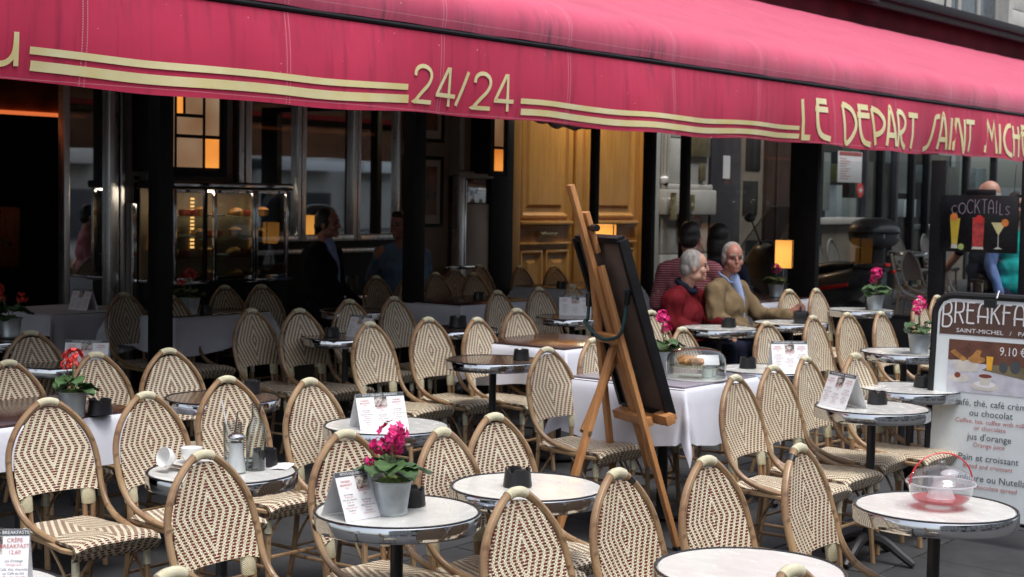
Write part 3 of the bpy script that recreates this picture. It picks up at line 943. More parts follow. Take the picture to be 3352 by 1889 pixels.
# ------------------------------------------------------------------ upper stone floor
def _upper():
    y = 10.46
    b = thing('stone_building', 'pale stone building with arched white windows above the awning hood', 'building', (0, 0, 0))
    part('wall', b, W['stone'], (-12, 21.2, y, y + .5, 4.41, 12), (23.4, 25.1, y, y + .5, 4.41, 12), (28.2, 50, y, y + .5, 4.41, 12), (21.2, 23.4, y, y + .5, 6.9, 12.0), (25.1, 28.2, y, y + .5, 7.4, 12), bevel=0)
    # facing stones of the visible piers
    for (x0, x1) in ((23.43, 25.07), (28.23, 30.2)):
        for k in range(5):
            z = 4.42 + 0.45 * k
            xs = [x0, (x0 + x1) / 2 + (.2 if k % 2 else -.2), x1]
            for a_, c_ in zip(xs, xs[1:]):
                part('stone', b, W['stone'], (a_ + .006, c_ - .006, y - .03, y - .001, z + .006, z + .444), bevel=0.01)
    for x0, x1, ztop in ((21.2, 23.4, 6.9), (25.1, 28.2, 7.4)):
        n = NTW
        # arch surround
        r = (x1 - x0) / 2; cx = (x0 + x1) / 2
        arch = [(x0, 4.42), (x0, ztop - r)] + [(cx - r * math.cos(a), ztop - r + r * math.sin(a)) for a in [math.pi * i / 12 for i in range(13)]] + [(x1, ztop - r), (x1, 4.42)]
        inn = [(cx + (q[0] - cx) * .86, 4.42 + (q[1] - 4.42) * .93) for q in arch]
        m = MB(); N = len(arch)
        vs = [(x, y - .05, z) for x, z in arch] + [(x, y - .05, z) for x, z in inn] + [(x, y + .25, z) for x, z in inn]
        fs = [(i, i + 1, N + i + 1, N + i) for i in range(N - 1)] + [(N + i, N + i + 1, 2 * N + i + 1, 2 * N + i) for i in range(N - 1)]
        m.add(vs, fs)
        w_ = m.build('window', W['stone'], b, smooth=0)
        fx0, fx1 = cx - r * .86, cx + r * .86
        for k in range(4):
            xx = fx0 + (fx1 - fx0) * k / 3
            part('window_bar', w_, W['pillar'], (xx - .07, xx + .07, y + .16, y + .22, 4.42, ztop - .3))
        part('window_bar', w_, W['pillar'], (fx0, fx1, y + .15, y + .158, 4.42, 4.56))
        part('pane', w_, W['winpane'], (fx0, fx1, y + .19, y + .195, 4.42, ztop - .2), bevel=0)
    part('balcony_rail', b, W['black'], (25.5, 27.6, y - .16, y - .06, 4.90, 4.95))
NTW = None
W['winpane'] = mat('dark_window_pane', (0.10, 0.12, 0.14), 0.08, var=0.2)
_upper()

# ------------------------------------------------------------------ glass end screen of the terrace (x = 13)
W['screen_glass'] = glass_mat('screen_glass', (0.93, 0.95, 0.95), 0.18)
def _screen():
    X = 13.0
    s = thing('glass_screen', 'black framed glass windbreak closing the end of the terrace', 'screen', (X, 0, zg(X, 8)))
    z0 = 0.0; z1 = 2.5
    ps = [(10.14, 10.56), (9.03, 9.10), (8.35, 8.46), (7.95, 8.03), (6.55, 6.83), (5.33, 5.46), (4.58, 4.66)]
    for a_, b_ in ps:
        part('post', s, W['black'], (-.04, .04, a_, b_, z0, z1 if b_ > 5.8 else 1.93), bevel=0.006)
    for (a0, a1), (b0, b1) in zip(ps, ps[1:]):
        part('pane', s, W['screen_glass'], (-.004, .004, b1, a0, .55, z1 if b1 > 5.8 else 1.92), bevel=0)
        part('kick_panel', s, W['black'], (-.02, .02, b1, a0, .02, .53))
        part('rail', s, W['black'], (-.025, .025, b1, a0, .531, .56))
    part('top_rail', s, W['black'], (-.041, .041, 6.55, 10.55, z1, z1 + .06))
_screen()

# ------------------------------------------------------------------ street front beyond the screen (y = 10.4)
Y = 10.40
def Z2(z): return z
def _door():
    x0, xm, x1 = 13.38, 14.58, 15.86
    g = zg(14.6, Y)
    d = thing('wooden_door', 'tall varnished yellow oak double door with moulded panels and brass handle', 'door', (0, 0, 0))
    part('door_frame', d, W['door'], (x0 - .16, x0 - .002, Y - .10, Y + .12, g, 3.7), bevel=0.01)
    part('door_frame', d, W['door'], (x1 + .002, x1 + .12, Y - .10, Y + .12, g, 3.7), bevel=0.01)
    part('door_frame', d, W['door'], (x0 - .16, x1 + .12, Y - .10, Y + .12, 3.702, 3.9), bevel=0.01)
    for a_, b_, hx in ((x0, xm - .003, 13.95), (xm + .003, x1, 15.05)):
        leaf = part('leaf', d, W['door'], (a_, b_, Y, Y + .06, g + .01, 3.70), bevel=0.004)
        w = b_ - a_
        def frame_panel(px0, px1, pz0, pz1, n='panel'):
            # moulded frame proud of the leaf with a raised field inside
            m = MB(); t = .07
            prof = [(0, 0), (.012, -.030), (.035, -.034), (.055, -.012), (t, -.004), (t + .05, -.004), (t + .085, -.022)]
            rings = []
            for ins, dy in prof:
                rings.append([(px0 + ins, Y + dy, pz0 + ins), (px1 - ins, Y + dy, pz0 + ins), (px1 - ins, Y + dy, pz1 - ins), (px0 + ins, Y + dy, pz1 - ins)])
            o = len(m.v)
            m.v += [q for r_ in rings for q in r_]
            for j in range(len(rings) - 1):
                for i in range(4):
                    k = (i + 1) % 4
                    m.f.append((j * 4 + i, j * 4 + k, (j + 1) * 4 + k, (j + 1) * 4 + i))
            m.f.append(tuple((len(rings) - 1) * 4 + i for i in range(4)))
            m._m(len(m.f), 0)
            m.build(n, W['door'], leaf, smooth=20)
        frame_panel(a_ + .09, b_ - .20 if a_ == x0 else b_ - .12, 1.50, 3.45)
        part('ledge', leaf, W['door'], (a_ + .06, b_ - .16 if a_ == x0 else b_ - .08, Y - .075, Y - .001, 1.425, 1.475), bevel=0.02)
        part('ledge', leaf, W['door'], (a_ + .08, b_ - .18 if a_ == x0 else b_ - .10, Y - .045, Y - .001, 1.39, 1.423), bevel=0.012)
        part('ledge', leaf, W['door'], (a_ + .06, b_ - .18 if a_ == x0 else b_ - .10, Y - .05, Y - .001, 1.205, 1.235), bevel=0.01)
        mx = (a_ + b_ - .12) / 2
        frame_panel(a_ + .09, mx - .02, .30, 1.16); frame_panel(mx + .02, b_ - .18 if a_ == x0 else b_ - .10, .30, 1.16)
        hd = MB().tube([(hx - .14, Y - .055, 1.325), (hx + .16, Y - .055, 1.325)], [.018, .018], 10).build('handle', W['brass'], leaf)
        part('handle_plate', leaf, W['brass'], (hx - .15, hx - .03, Y - .05, Y - .002, 1.295, 1.36), bevel=0.01)
    part('meeting_stile', d, W['door'], (xm - .10, xm + .02, Y - .045, Y - .002, g + .02, 3.69), bevel=0.02)
W['brass'] = mat('old_brass', (0.62, 0.50, 0.28), 0.28, 1.0, var=0.2)
_door()
def _lantern():
    o = thing('door_lantern', 'lit warm lantern above the yellow door, just behind the valance', 'lantern', (14.58, Y - .35, 3.25))
    part('bracket', o, W['black'], (-.02, .02, 0, .349, .26, .29))
    part('lantern_cap', o, W['black'], (-.11, .11, -.11, .11, .22, .25), bevel=.01)
    part('glass_body', o, emit('lantern_glass', (1.0, .66, .30), 3.0), (-.09, .09, -.09, .09, 0, .219), bevel=.01)
    l = bpy.data.lights.new('lantern_light', 'POINT'); l.energy = 22; l.color = (1.0, .80, .55); l.shadow_soft_size = .1
    q = bpy.data.objects.new('lantern_light', l); COL.objects.link(q); q.parent = o; q.location = (0, -.02, -.14)
_lantern()
def _pier():
    s = thing('stone_pier', 'pale limestone pier with mouldings and red graffiti beside the yellow door', 'pier', (0, 0, 0))
    g = zg(16.7, Y)
    part('shaft', s, W['stone'], (16.25, 17.42, Y - .02, Y + .5, g, 4.2), bevel=0)
    # moulded quoin blocks
    for z0, z1, d, xa, xb in ((g, .55, .10, 16.22, 17.46), (.556, 1.05, .05, 16.30, 17.40), (1.056, 1.54, .05, 16.30, 17.40), (1.546, 1.86, .13, 16.24, 17.46), (1.866, 1.93, .09, 16.27, 17.43), (1.936, 2.50, .06, 16.42, 17.36), (2.506, 3.1, .06, 16.42, 17.36), (3.106, 3.7, .06, 16.42, 17.36)):
        part('stone', s, W['stone'], (xa, xb, Y - .02 - d, Y - .021, z0, z1), bevel=0.018)
    part('side_moulding', s, W['stone'], (16.05, 16.248, Y - .06, Y + .4, g, 4.2), bevel=0.03)
    for k in range(3):
        part('side_moulding', s, W['stone'], (16.27 + .05 * k, 16.30 + .05 * k, Y - .06 - .02 * k, Y - .021, 1.94, 4.1), bevel=0.008)
    q = MB()
    for pts in ([(16.98, 1.40), (17.03, 1.50), (17.16, 1.52), (17.22, 1.46), (17.18, 1.38)], [(16.98, 1.18), (17.01, 1.32), (17.09, 1.36), (17.13, 1.28), (17.06, 1.22), (17.17, 1.16), (17.24, 1.26)], [(17.13, 1.26), (17.24, 1.14), (17.30, 1.08)]):
        q.ribbon(spline([(a, b, 0) for a, b in pts], 5), .022, lambda x, z: (x, Y - .0745, z))
    gr = q.build('graffiti', W['red_ink'], s, smooth=0, recalc=False)
    gr['kind'] = 'stuff'
_pier()
W['bronze'] = mat('bronze_plate', (0.19, 0.155, 0.085), 0.45, 0.3, var=0.3, scale=10)
for x0, x1, z0, z1, d, l in ((16.86, 17.32, 2.28, 2.58, .08, 'square bronze nameplate high on the limestone pier'), (17.10, 17.22, 1.98, 2.20, .08, 'narrow bronze plate below the square nameplate on the pier'), (16.66, 16.85, 1.60, 1.80, .15, 'small bronze plate on the pier moulding above the red graffiti'), (16.62, 16.83, 1.28, 1.50, .07, 'dark glass intercom plate on the pier left of the red graffiti'), (16.27, 16.40, 1.48, 1.82, .17, 'yellow brass letter box on the door side of the pier')):
    box_thing('nameplate', l, 'plate', x0, x1, Y - .02 - d - .025, Y - .021 - d, z0, z1, W['brass'] if 'brass letter' in l else W['bronze'], 0.006, 'plates on the stone pier')
def _camera():
    o = thing('security_camera', 'small white dome security camera on the stone pier near the door', 'camera', (16.30, Y - .08, 1.93))
    MB().lathe([(.0, .0), (.045, .0), (.055, .03), (.055, .07), (.03, .09), (0, .09)], 14).build('housing', W['white'], o)
    MB().ell((0, -.02, -.005), (.035, .035, .03)).build('lens', W['plastic'], o)
_camera()

W['beige_wall'] = mat('beige_render', (0.24, 0.205, 0.16), 0.7, var=0.2, scale=3, bump=0.2)
W['violet_grey'] = mat('grey_violet_paint', (0.05, 0.046, 0.054), 0.5, var=0.2, scale=4)
W['brown_panel'] = mat('dark_brown_panel', (0.055, 0.03, 0.022), 0.5, var=0.3, scale=4)
W['shop_glass'] = glass_mat('shop_glass', (0.80, 0.84, 0.84), 0.55)
def _shop():
    s = thing('neighbour_shop', 'dark brown and violet shop front beyond the scooter with large dim windows', 'shop front', (0, 0, 0))
    g = zg(18, Y)
    part('door_jamb', s, W['violet_grey'], (17.48, 18.25, Y - .05, Y + .3, g, 4.2))
    part('wall', s, W['beige_wall'], (18.252, 18.95, Y, Y + .3, g, 4.2), bevel=0)
    part('niche', s, W['dark'], (18.40, 18.80, Y - .012, Y - .001, 1.55, 2.0)); part('niche', s, W['dark'], (18.45, 18.85, Y - .012, Y - .001, 2.15, 2.6)); part('niche', s, W['dark'], (18.5, 18.85, Y - .012, Y - .001, .6, 1.2))
    part('brown_panel', s, W['brown_panel'], (18.952, 20.60, Y - .06, Y + .3, g, 4.2), bevel=0.01)
    for k in range(3):
        part('moulding', s, W['brown_panel'], (19.2 + .45 * k, 19.25 + .45 * k, Y - .085, Y - .061, g + .2, 4.0), bevel=0.008)
    part('wall', s, W['beige_wall'], (20.602, 22.1, Y, Y + .3, g, 1.40), bevel=0)
    part('wall', s, W['beige_wall'], (24.6, 26.2, Y, Y + .3, g, 1.30), bevel=0)
    part('sill', s, W['stone'], (20.602, 22.12, Y - .06, Y + .3, 1.405, 1.50)); part('sill', s, W['stone'], (24.58, 26.22, Y - .06, Y + .3, 1.305, 1.38))
    for xa in (20.62, 22.13, 22.72, 23.25, 23.9, 24.5, 26.2, 27.5, 29.5):
        part('mullion', s, W['violet_grey'] if xa in (23.25, 22.13) else W['black'], (xa, xa + .09, Y - .03, Y + .08, 1.51 if 20.7 < xa < 22 else g, 4.2))
    part('shop_window', s, W['shop_glass'], (20.7, 30, Y + .03, Y + .036, 1.52, 4.2), bevel=0)
    part('door_pane', s, W['shop_glass'], (22.22, 24.5, Y + .04, Y + .046, g + .1, 1.515), bevel=0)
    part('inner_wall', s, W['dark'], (20.6, 34, Y + 3, Y + 3.1, g, 4.2), bevel=0)
    part('inner_floor', s, W['dark'], (20.6, 34, Y + .3, Y + 3, g - .02, g), bevel=0)
    part('wall', s, W['dark'], (30.0, 40.0, Y, Y + .3, g, 4.2), bevel=0)
    # clutter behind the glass
    for x, z, w, hh, m in ((21.9, 1.6, .30, .9, 'pillar'), (22.45, 1.3, .18, .7, 'white'), (22.4, 2.05, .3, .28, 'olive'), (23.0, 2.2, .3, .6, 'greensign'), (25.2, 1.9, .22, 1.2, 'pillar'), (25.7, 2.1, .4, .3, 'zinc'), (26.5, 1.8, .5, .8, 'beige_wall'), (27.4, 1.7, .3, 1.1, 'pillar'), (24.1, 1.2, .2, 1.0, 'brown_panel'), (20.9, 1.6, .25, .5, 'zinc'), (21.4, 2.3, .3, .5, 'beige_wall'), (23.5, 1.5, .25, .9, 'beige_wall'), (25.0, 1.5, .5, .3, 'white'), (26.9, 2.4, .3, .35, 'white'), (28.2, 1.6, .5, .8, 'zinc'), (22.9, 1.2, .25, .6, 'stone'), (24.3, 2.4, .25, .4, 'zinc')):
        part('display_item', s, W[m], (x, x + w, Y + .6, Y + .8, z, z + hh))
W['olive'] = mat('olive_sign', (0.20, 0.18, 0.04), 0.5)
W['greensign'] = mat('green_sign', (0.02, 0.11, 0.05), 0.5)
_shop()
def _poster():
    o = thing('menu_poster', 'white menu poster with red heading hung in the neighbouring window', 'poster', (21.05, Y - .08, 2.03))
    part('sheet', o, W['white'], (0, .80, -.012, 0, 0, .46), bevel=0.003)
    q = MB()
    for k in range(9):
        q.grid(lambda s_, t_, k=k: (.06 + (.28 + .08 * math.sin(k * 2.1)) * s_, -.0135, .05 + .037 * k + .010 * t_), 1, 1)
    r = q.build('red_lines', W['red_ink'], o, smooth=0); r['kind'] = 'stuff'
    part('heading', o, W['red_ink'], (.02, .78, -.0145, -.0125, .40, .455), bevel=0)
    o2 = MB().lathe([(0, 0), (.11, 0), (.115, .008), (.11, .014), (0, .014)], 28).xf(Matrix.Translation((0, 0, 0)) @ Matrix.Rotation(R(90), 4, 'X')).build('round_sign', W['red_sign'])
    o2.location = (21.82, Y - .08, 1.92)
    tag(o2, 'small round red sign with white mark under the menu poster', 'sign')
    bar_ = MB().box(-.06, .06, -.019, -.0145, -.015, .015).box(-.015, .015, -.0195, -.0146, -.045, .045).build('white_mark', W['white'], o2, smooth=0)
W['red_sign'] = mat('red_sign', (0.60, 0.035, 0.03), 0.4, var=0.1)
_poster()
# two more little papers
o = MB().box(-.09, .09, -.006, 0, 0, .30).build('paper_notice', W['white']); o.location = (17.85, Y - .056, 2.02); tag(o, 'white paper notice taped to the violet-grey door jamb', 'notice')

# ------------------------------------------------------------------ cafe front inside the veranda (y = 10.25)
YB = 10.25
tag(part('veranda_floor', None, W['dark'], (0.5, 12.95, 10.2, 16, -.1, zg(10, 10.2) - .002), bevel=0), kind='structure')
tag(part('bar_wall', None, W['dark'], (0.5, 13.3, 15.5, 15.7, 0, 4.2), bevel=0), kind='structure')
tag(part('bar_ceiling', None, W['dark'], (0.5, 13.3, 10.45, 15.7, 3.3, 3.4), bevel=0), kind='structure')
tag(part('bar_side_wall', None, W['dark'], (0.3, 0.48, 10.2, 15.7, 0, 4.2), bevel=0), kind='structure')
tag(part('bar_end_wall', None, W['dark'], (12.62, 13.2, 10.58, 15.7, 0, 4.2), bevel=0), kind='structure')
W['copper'] = mat('copper_leaf_panel', (0.30, 0.11, 0.05), 0.45, 0.6, var=0.45, scale=7, bump=0.3, bscale=10)
bk = thing('bar_bulkhead', 'copper coloured ceiling bulkhead with glowing orange edge over the bar', 'bulkhead', (0, 0, 0))
part('bulkhead_face', bk, W['copper'], (4.0, 12.6, 11.5, 11.62, 2.40, 3.29))
part('light_strip', bk, emit('orange_led', (1.0, 0.22, 0.06), 0.45), (4.0, 12.6, 11.47, 11.62, 2.372, 2.398), bevel=0)
cf = thing('cafe_front', 'chrome and glass cafe front with taupe pillars under the awning', 'shop front', (0, 0, 0))
g = zg(9, YB) - .02
# glass door with chrome stiles beside the dark bar opening
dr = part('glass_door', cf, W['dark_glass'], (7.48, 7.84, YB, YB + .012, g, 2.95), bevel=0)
part('stile', dr, W['dull_chrome'], (7.425, 7.478, YB - .03, YB + .05, g, 2.95)); part('stile', dr, W['dull_chrome'], (7.842, 7.935, YB - .05, YB + .06, g, 2.95), bevel=0.012)
part('stile', dr, W['dull_chrome'], (7.965, 8.015, YB - .03, YB + .06, g, 2.95), bevel=0.012)
part('stile', dr, W['black'], (7.936, 7.964, YB, YB + .05, g, 2.95))
pl = part('pillar', cf, W['taupe'], (8.02, 9.19, YB, YB + .5, 1.64, 3.3), bevel=0.01)
part('moulding', pl, W['taupe'], (8.24, 8.27, YB - .03, YB - .001, 1.80, 3.2), bevel=0.01)
part('moulding', pl, W['taupe'], (9.02, 9.16, YB - .03, YB - .001, 1.9, 3.2), bevel=0.01)
part('pillar_base', pl, W['taupe'], (8.02, 9.20, YB - .07, YB + .5, g, 1.638), bevel=0.008)
part('corner_strip', pl, W['chrome'], (8.03, 8.075, YB - .10, YB - .071, g, 1.637), bevel=0.01)
part('corner_strip', pl, W['chrome'], (8.09, 8.15, YB - .04, YB - .002, 1.642, 1.86), bevel=0.01)
# windows with chrome mullions
for a_, b_ in ((9.22, 9.28), (9.30, 9.37), (9.93, 9.975), (9.985, 10.04), (10.66, 10.71), (10.72, 10.76), (11.28, 11.31)):
    part('mullion', cf, W['dull_chrome'], (a_, b_, YB - .05, YB + .05, 1.30, 3.0), bevel=0.012)
for a_, b_ in ((9.372, 9.93), (10.042, 10.66), (10.762, 11.28)):
    pn = part('pane', cf, W['dark_glass'], (a_, b_, YB, YB + .01, 1.36, 3.0), bevel=0)
    part('sill', cf, W['dull_chrome'], (a_, b_, YB - .055, YB + .05, 1.30, 1.358), bevel=0.01)
part('window_head', cf, W['taupe'], (9.19, 12.6, YB - .02, YB + .4, 3.002, 4.2), bevel=0)
part('window_head', cf, W['taupe'], (7.4, 9.19, YB + .02, YB + .4, 3.302, 4.2), bevel=0)
part('apron', cf, W['black'], (9.202, 11.31, YB - .02, YB + .3, g, 1.298))
part('ledge', cf, W['dull_chrome'], (9.202, 11.31, YB - .16, YB - .022, 1.19, 1.235), bevel=0.01)
part('wall', cf, W['taupe'], (11.312, 12.10, YB, YB + .3, g, 3.0), bevel=0)
p2 = part('pillar', cf, W['taupe'], (12.102, 12.6, YB - .12, YB + .3, 1.94, 3.0), bevel=0.02)
part('bracket', p2, W['pillar'], (12.08, 12.62, YB - .18, YB - .12, 1.92, 1.99), bevel=0.02)
part('moulding', p2, W['pillar'], (12.102, 12.15, YB - .17, YB - .121, 1.995, 2.99), bevel=0.02)
part('pillar_base', p2, W['pillar'], (12.22, 12.6, YB - .14, YB + .3, g, 1.66), bevel=0.02)
part('corner_strip', p2, W['dull_chrome'], (12.10, 12.17, YB - .16, YB - .05, g, 1.935), bevel=0.015)
part('corner_strip', p2, W['chrome'], (12.172, 12.218, YB - .15, YB - .05, g, 1.935), bevel=0.015)
part('mirror_band', p2, W['chrome'], (12.22, 12.6, YB - .13, YB + .2, 1.662, 1.918), bevel=0.01)
part('black_reveal', p2, W['black'], (12.602, 12.95, YB - .16, YB + .3, g, 3.5))
part('handrail', p2, W['chrome'], (11.75, 12.25, YB - .28, YB - .24, 1.00, 1.04), bevel=0.012)
# framed pictures
def picture(x0, x1, z0, z1, label, seed):
    o = thing('framed_picture', label, 'picture', ((x0 + x1) / 2, YB - .002, z0), 0, 'pictures by the white pillar')
    w = (x1 - x0) / 2; hh = z1 - z0
    part('frame', o, W['black'], (-w, w, -.03, 0, 0, .035)); part('frame', o, W['black'], (-w, w, -.03, 0, hh - .035, hh))
    part('frame', o, W['black'], (-w, -w + .035, -.029, 0, .0352, hh - .0352)); part('frame', o, W['black'], (w - .035, w, -.029, 0, .0352, hh - .0352))
    part('mount', o, W['pillar'], (-w + .035, w - .035, -.012, -.001, .0352, hh - .0352), bevel=0)
    n = NT('print_%d' % seed)
    c = n.mix(n.ramp(n.noise(5, 3, n.obj()), .35, .65), (0.02, 0.025, 0.05), (0.30, 0.12, 0.05)); n.set(col=c, rough=.3)
    part('print', o, n.m, (-w + .09, w - .09, -.016, -.0125, .12, hh - .10), bevel=0)
picture(11.40, 11.99, 1.42, 2.13, 'tall framed print with white mount beside the middle post', 1)
picture(11.40, 11.99, 2.27, 2.85, 'dark framed print hanging above the tall one', 2)

# leaded wall lamps
def sconce(x0, x1, z0, z1, panes, label, y):
    o = thing('wall_lamp', label, 'lamp', (0, 0, 0), 0, 'leaded glass wall lamps')
    part('back_box', o, W['black'], (x0, x1, y, YB - .001, z0, z1))
    for a_, b_, c_, d_, m in panes:
        part('pane', o, W[m], (a_, b_, y - .012, y - .001, c_, d_), bevel=0)
    xs = sorted({q for p_ in panes for q in p_[:2]})
    part('lamp_frame', o, W['black'], (x0 - .02, x1 + .02, y - .03, y - .013, z0 - .03, z0 + .02))
    part('lamp_frame', o, W['black'], (x1 - .02, x1 + .025, y - .031, y - .013, z0 - .03, z1))
    part('lamp_frame', o, W['black'], (x0 - .02, x0 + .01, y - .031, y - .013, z0 - .03, z1))
    for a_, b_, c_, d_, m in panes:
        part('lead_bar', o, W['black'], (a_ - .02, b_ + .018, y - .026, y - .0135, d_ + .001, d_ + .022))
        part('lead_bar', o, W['black'], (b_ + .0005, b_ + .02, y - .024, y - .0132, c_, d_))
sconce(8.10, 8.86, 1.90, 2.95, [(8.36, 8.63, 1.94, 2.18, 'milky'), (8.67, 8.81, 1.94, 2.18, 'amber'), (8.36, 8.63, 2.21, 2.35, 'milky'), (8.67, 8.81, 2.21, 2.85, 'milky'), (8.45, 8.63, 2.38, 2.85, 'milky'), (8.36, 8.42, 2.38, 2.85, 'amber'), (8.14, 8.33, 1.94, 2.85, 'milky')], 'large black leaded lamp with milky and amber panes on the taupe pillar', YB - .24)
sconce(12.30, 12.56, 1.97, 2.95, [(12.39, 12.52, 2.00, 2.22, 'amber'), (12.39, 12.52, 2.25, 2.85, 'milky')], 'narrow leaded lamp with one bright amber pane on the pale pillar', YB - .36)

# pastry case
def _case():
    x0, x1, y0, y1, z0, z1 = 8.10, 9.36, 9.72, 10.15, 1.00, 1.76
    c = thing('pastry_case', 'chrome and glass pastry display case with warm lights on black counter', 'display case', (0, 0, 0))
    gg = zg(8.6, 9.9) - .02
    part('counter', c, W['black'], (x0, x1, y0 + .02, y1, gg, .985))
    part('counter_edge', c, W['chrome'], (x0 - .02, x1 + .02, y0 - .03, y1, .986, 1.02), bevel=0.008)
    part('roof', c, W['black'], (x0 - .02, x1 + .02, y0 - .02, y1, z1, z1 + .06), bevel=0.008)
    part('roof_edge', c, W['chrome'], (x0 - .021, x1 + .021, y0 - .028, y0 - .0205, z1 + .02, z1 + .05))
    for xx in (x0, 8.42, 8.52, 8.94, 8.975, x1 - .035):
        part('frame_post', c, W['chrome'] if xx not in (8.42,) else W['black'], (xx, xx + .03, y0, y0 + .03, 1.021, z1 - .001))
    part('frame_post', c, W['chrome'], (x1 - .03, x1, y1 - .03, y1, 1.021, z1 - .001))
    for a_, b_ in ((x0 + .032, 8.418), (8.552, 8.938), (9.007, x1 - .037)):
        part('pane', c, W['clear'], (a_, b_, y0 + .01, y0 + .014, 1.03, z1 - .01), bevel=0)
        fz = 1.022
        part('door_rail', c, W['chrome'], (a_, b_, y0 + .0, y0 + .009, 1.021, 1.045)); part('door_rail', c, W['chrome'], (a_, b_, y0, y0 + .009, z1 - .03, z1 - .002))
    part('back_panel', c, W['case_back'], (x0, x1, y1 - .012, y1 - .001, 1.021, z1 - .001), bevel=0)
    led = led_mat()
    for xx in (8.20, 8.62, 9.30):
        part('led_strip', c, led, (xx, xx + .030, y1 - .03, y1 - .014, 1.26, 1.70), bevel=0)
    part('case_fill', c, emit('case_fill', (1.0, .84, .64), 9.0), (x0 + .05, x1 - .05, y0 + .04, y0 + .08, z1 - .022, z1 - .008), bevel=0)  # glowing strip added to brighten the pastries
    k = 0
    for zz in (1.20, 1.36, 1.53):
        sh = part('shelf', c, W['clear_shelf'], (x0 + .03, x1 - .04, y0 + .05, y1 - .04, zz, zz + .008), bevel=0)
    for zz in (1.021, 1.209, 1.369, 1.539):
        x = x0 + .12; nth = -1
        ORD = ('first', 'second', 'third', 'fourth', 'fifth', 'sixth', 'seventh', 'eighth', 'ninth', 'tenth', 'eleventh', 'twelfth')
        while x < x1 - .12:
            k += 1; nth += 1
            kind = (k * 7 + int(zz * 100)) % 4
            if kind == 0:
                o = MB().lathe([(0, 0), (.075, 0), (.08, .02), (.078, .05), (.0, .055)], 16).build('tart', W['tart'])
            elif kind == 1:
                pts = spline([(-.06, .03, .025), (-.03, -.01, .035), (.03, -.01, .035), (.06, .03, .025)], 4)
                o = MB().tube(pts, [.012 + .022 * math.sin(math.pi * i / (len(pts) - 1)) * (1 + .15 * (i % 2)) for i in range(len(pts))], 8).build('croissant', W['crust'])
            elif kind == 2:
                o = MB().lathe([(0, 0), (.09, 0), (.10, .012), (.04, .014), (0, .014)], 18).build('plate', W['porcelain'])
            else:
                o = MB().lathe([(0, 0), (.05, 0), (.056, .05), (.06, .055), (.03, .075), (0, .08)], 14).build('muffin', W['crust'])
            o.location = (x, (y0 + y1) / 2 + .03 * math.sin(k * 3.3) - .02, zz + .001)
            nm = o.name.split('.')[0]
            lv = {1.021: 'bottom', 1.209: 'second', 1.369: 'third', 1.539: 'top'}[zz]
            tag(o, 'small %s, %s thing along the %s shelf of the pastry case' % (nm, ORD[nth], lv), nm, 'pastries in the display case')
            x += .17 + .05 * math.sin(k * 1.7)
def led_mat():
    n = NT('warm_led_beads'); s = n.n('SeparateXYZ'); n.l(n.obj(), s.inputs[0])
    f = n.math('GREATER_THAN', n.math('FRACT', n.math('MULTIPLY', s.outputs[2], 32)), .45)
    n.set(col=(.05, .04, .03), emit=(1.0, .55, .18), es=n.math('MULTIPLY_ADD', f, 1.0, .08)); return n.m
W['case_back'] = mat('warm_beige_panel', (0.30, 0.22, 0.13), 0.5, var=0.2, scale=4)
W['clear_shelf'] = glass_mat('shelf_glass', (0.80, 0.86, 0.84), 0.9)
W['crust'] = mat('golden_crust', (0.42, 0.19, 0.05), 0.5, var=0.4, scale=30, bump=0.3)
W['tart'] = mat('berry_tart', (0.24, 0.04, 0.02), 0.35, var=0.6, scale=25)
_case()
# steel coffee machine inside the bar
cm = thing('coffee_machine', 'brushed steel coffee machine in the dark bar opening', 'coffee machine', (7.75, 11.9, .98))
part('body', cm, W['dull_chrome'], (-.30, .30, -.2, .25, .06, .60), bevel=0.03)
part('drip_tray', cm, W['black'], (-.30, .30, -.28, .2, 0, .055))
MB().tube([(.1, -.22, .32), (.1, -.34, .28)], .018, 8).build('group_handle', W['plastic'], cm)
MB().tube([(-.1, -.22, .32), (-.1, -.34, .28)], .018, 8).build('group_handle', W['plastic'], cm)
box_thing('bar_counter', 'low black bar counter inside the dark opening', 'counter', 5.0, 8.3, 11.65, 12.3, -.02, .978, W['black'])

# ------------------------------------------------------------------ far side of the street, seen in the panes and chrome
def _opposite():
    b = thing('apartment_block', 'stone apartment block across the street seen only in reflections', 'building', (0, 0, 0))
    part('wall', b, W['stone'], (-45, 60, -34, -26, -.6, 15), bevel=0)
    part('roof', b, W['violet_grey'], (-45, 60, -33.5, -26.5, 15.001, 17.5), bevel=0.8)
    me = MB().box(-.7, .7, -.1, 0, 0, 2.2).mesh('window', W['winpane'])
    for i in range(24):
        for j in range(3):
            link('window', me, b, (-40 + i * 4.0, -25.95, 4.2 + j * 3.5), (0, 0, math.pi))
    ms = ['white', 'black', 'pillar', 'greensign', 'white', 'violet_grey', 'beige_wall']
    for i in range(26):
        part('shopfront', b, W[ms[i % 7]], (-44 + i * 4, -41.2 + i * 4, -25.99, -25.6, -.5, 1.2 + .5 * (i % 3)))
        part('shop_blind', b, W[ms[(i * 3 + 1) % 7]], (-44 + i * 4, -41.0 + i * 4, -25.99, -24.8, 2.6, 3.0))
_opposite()
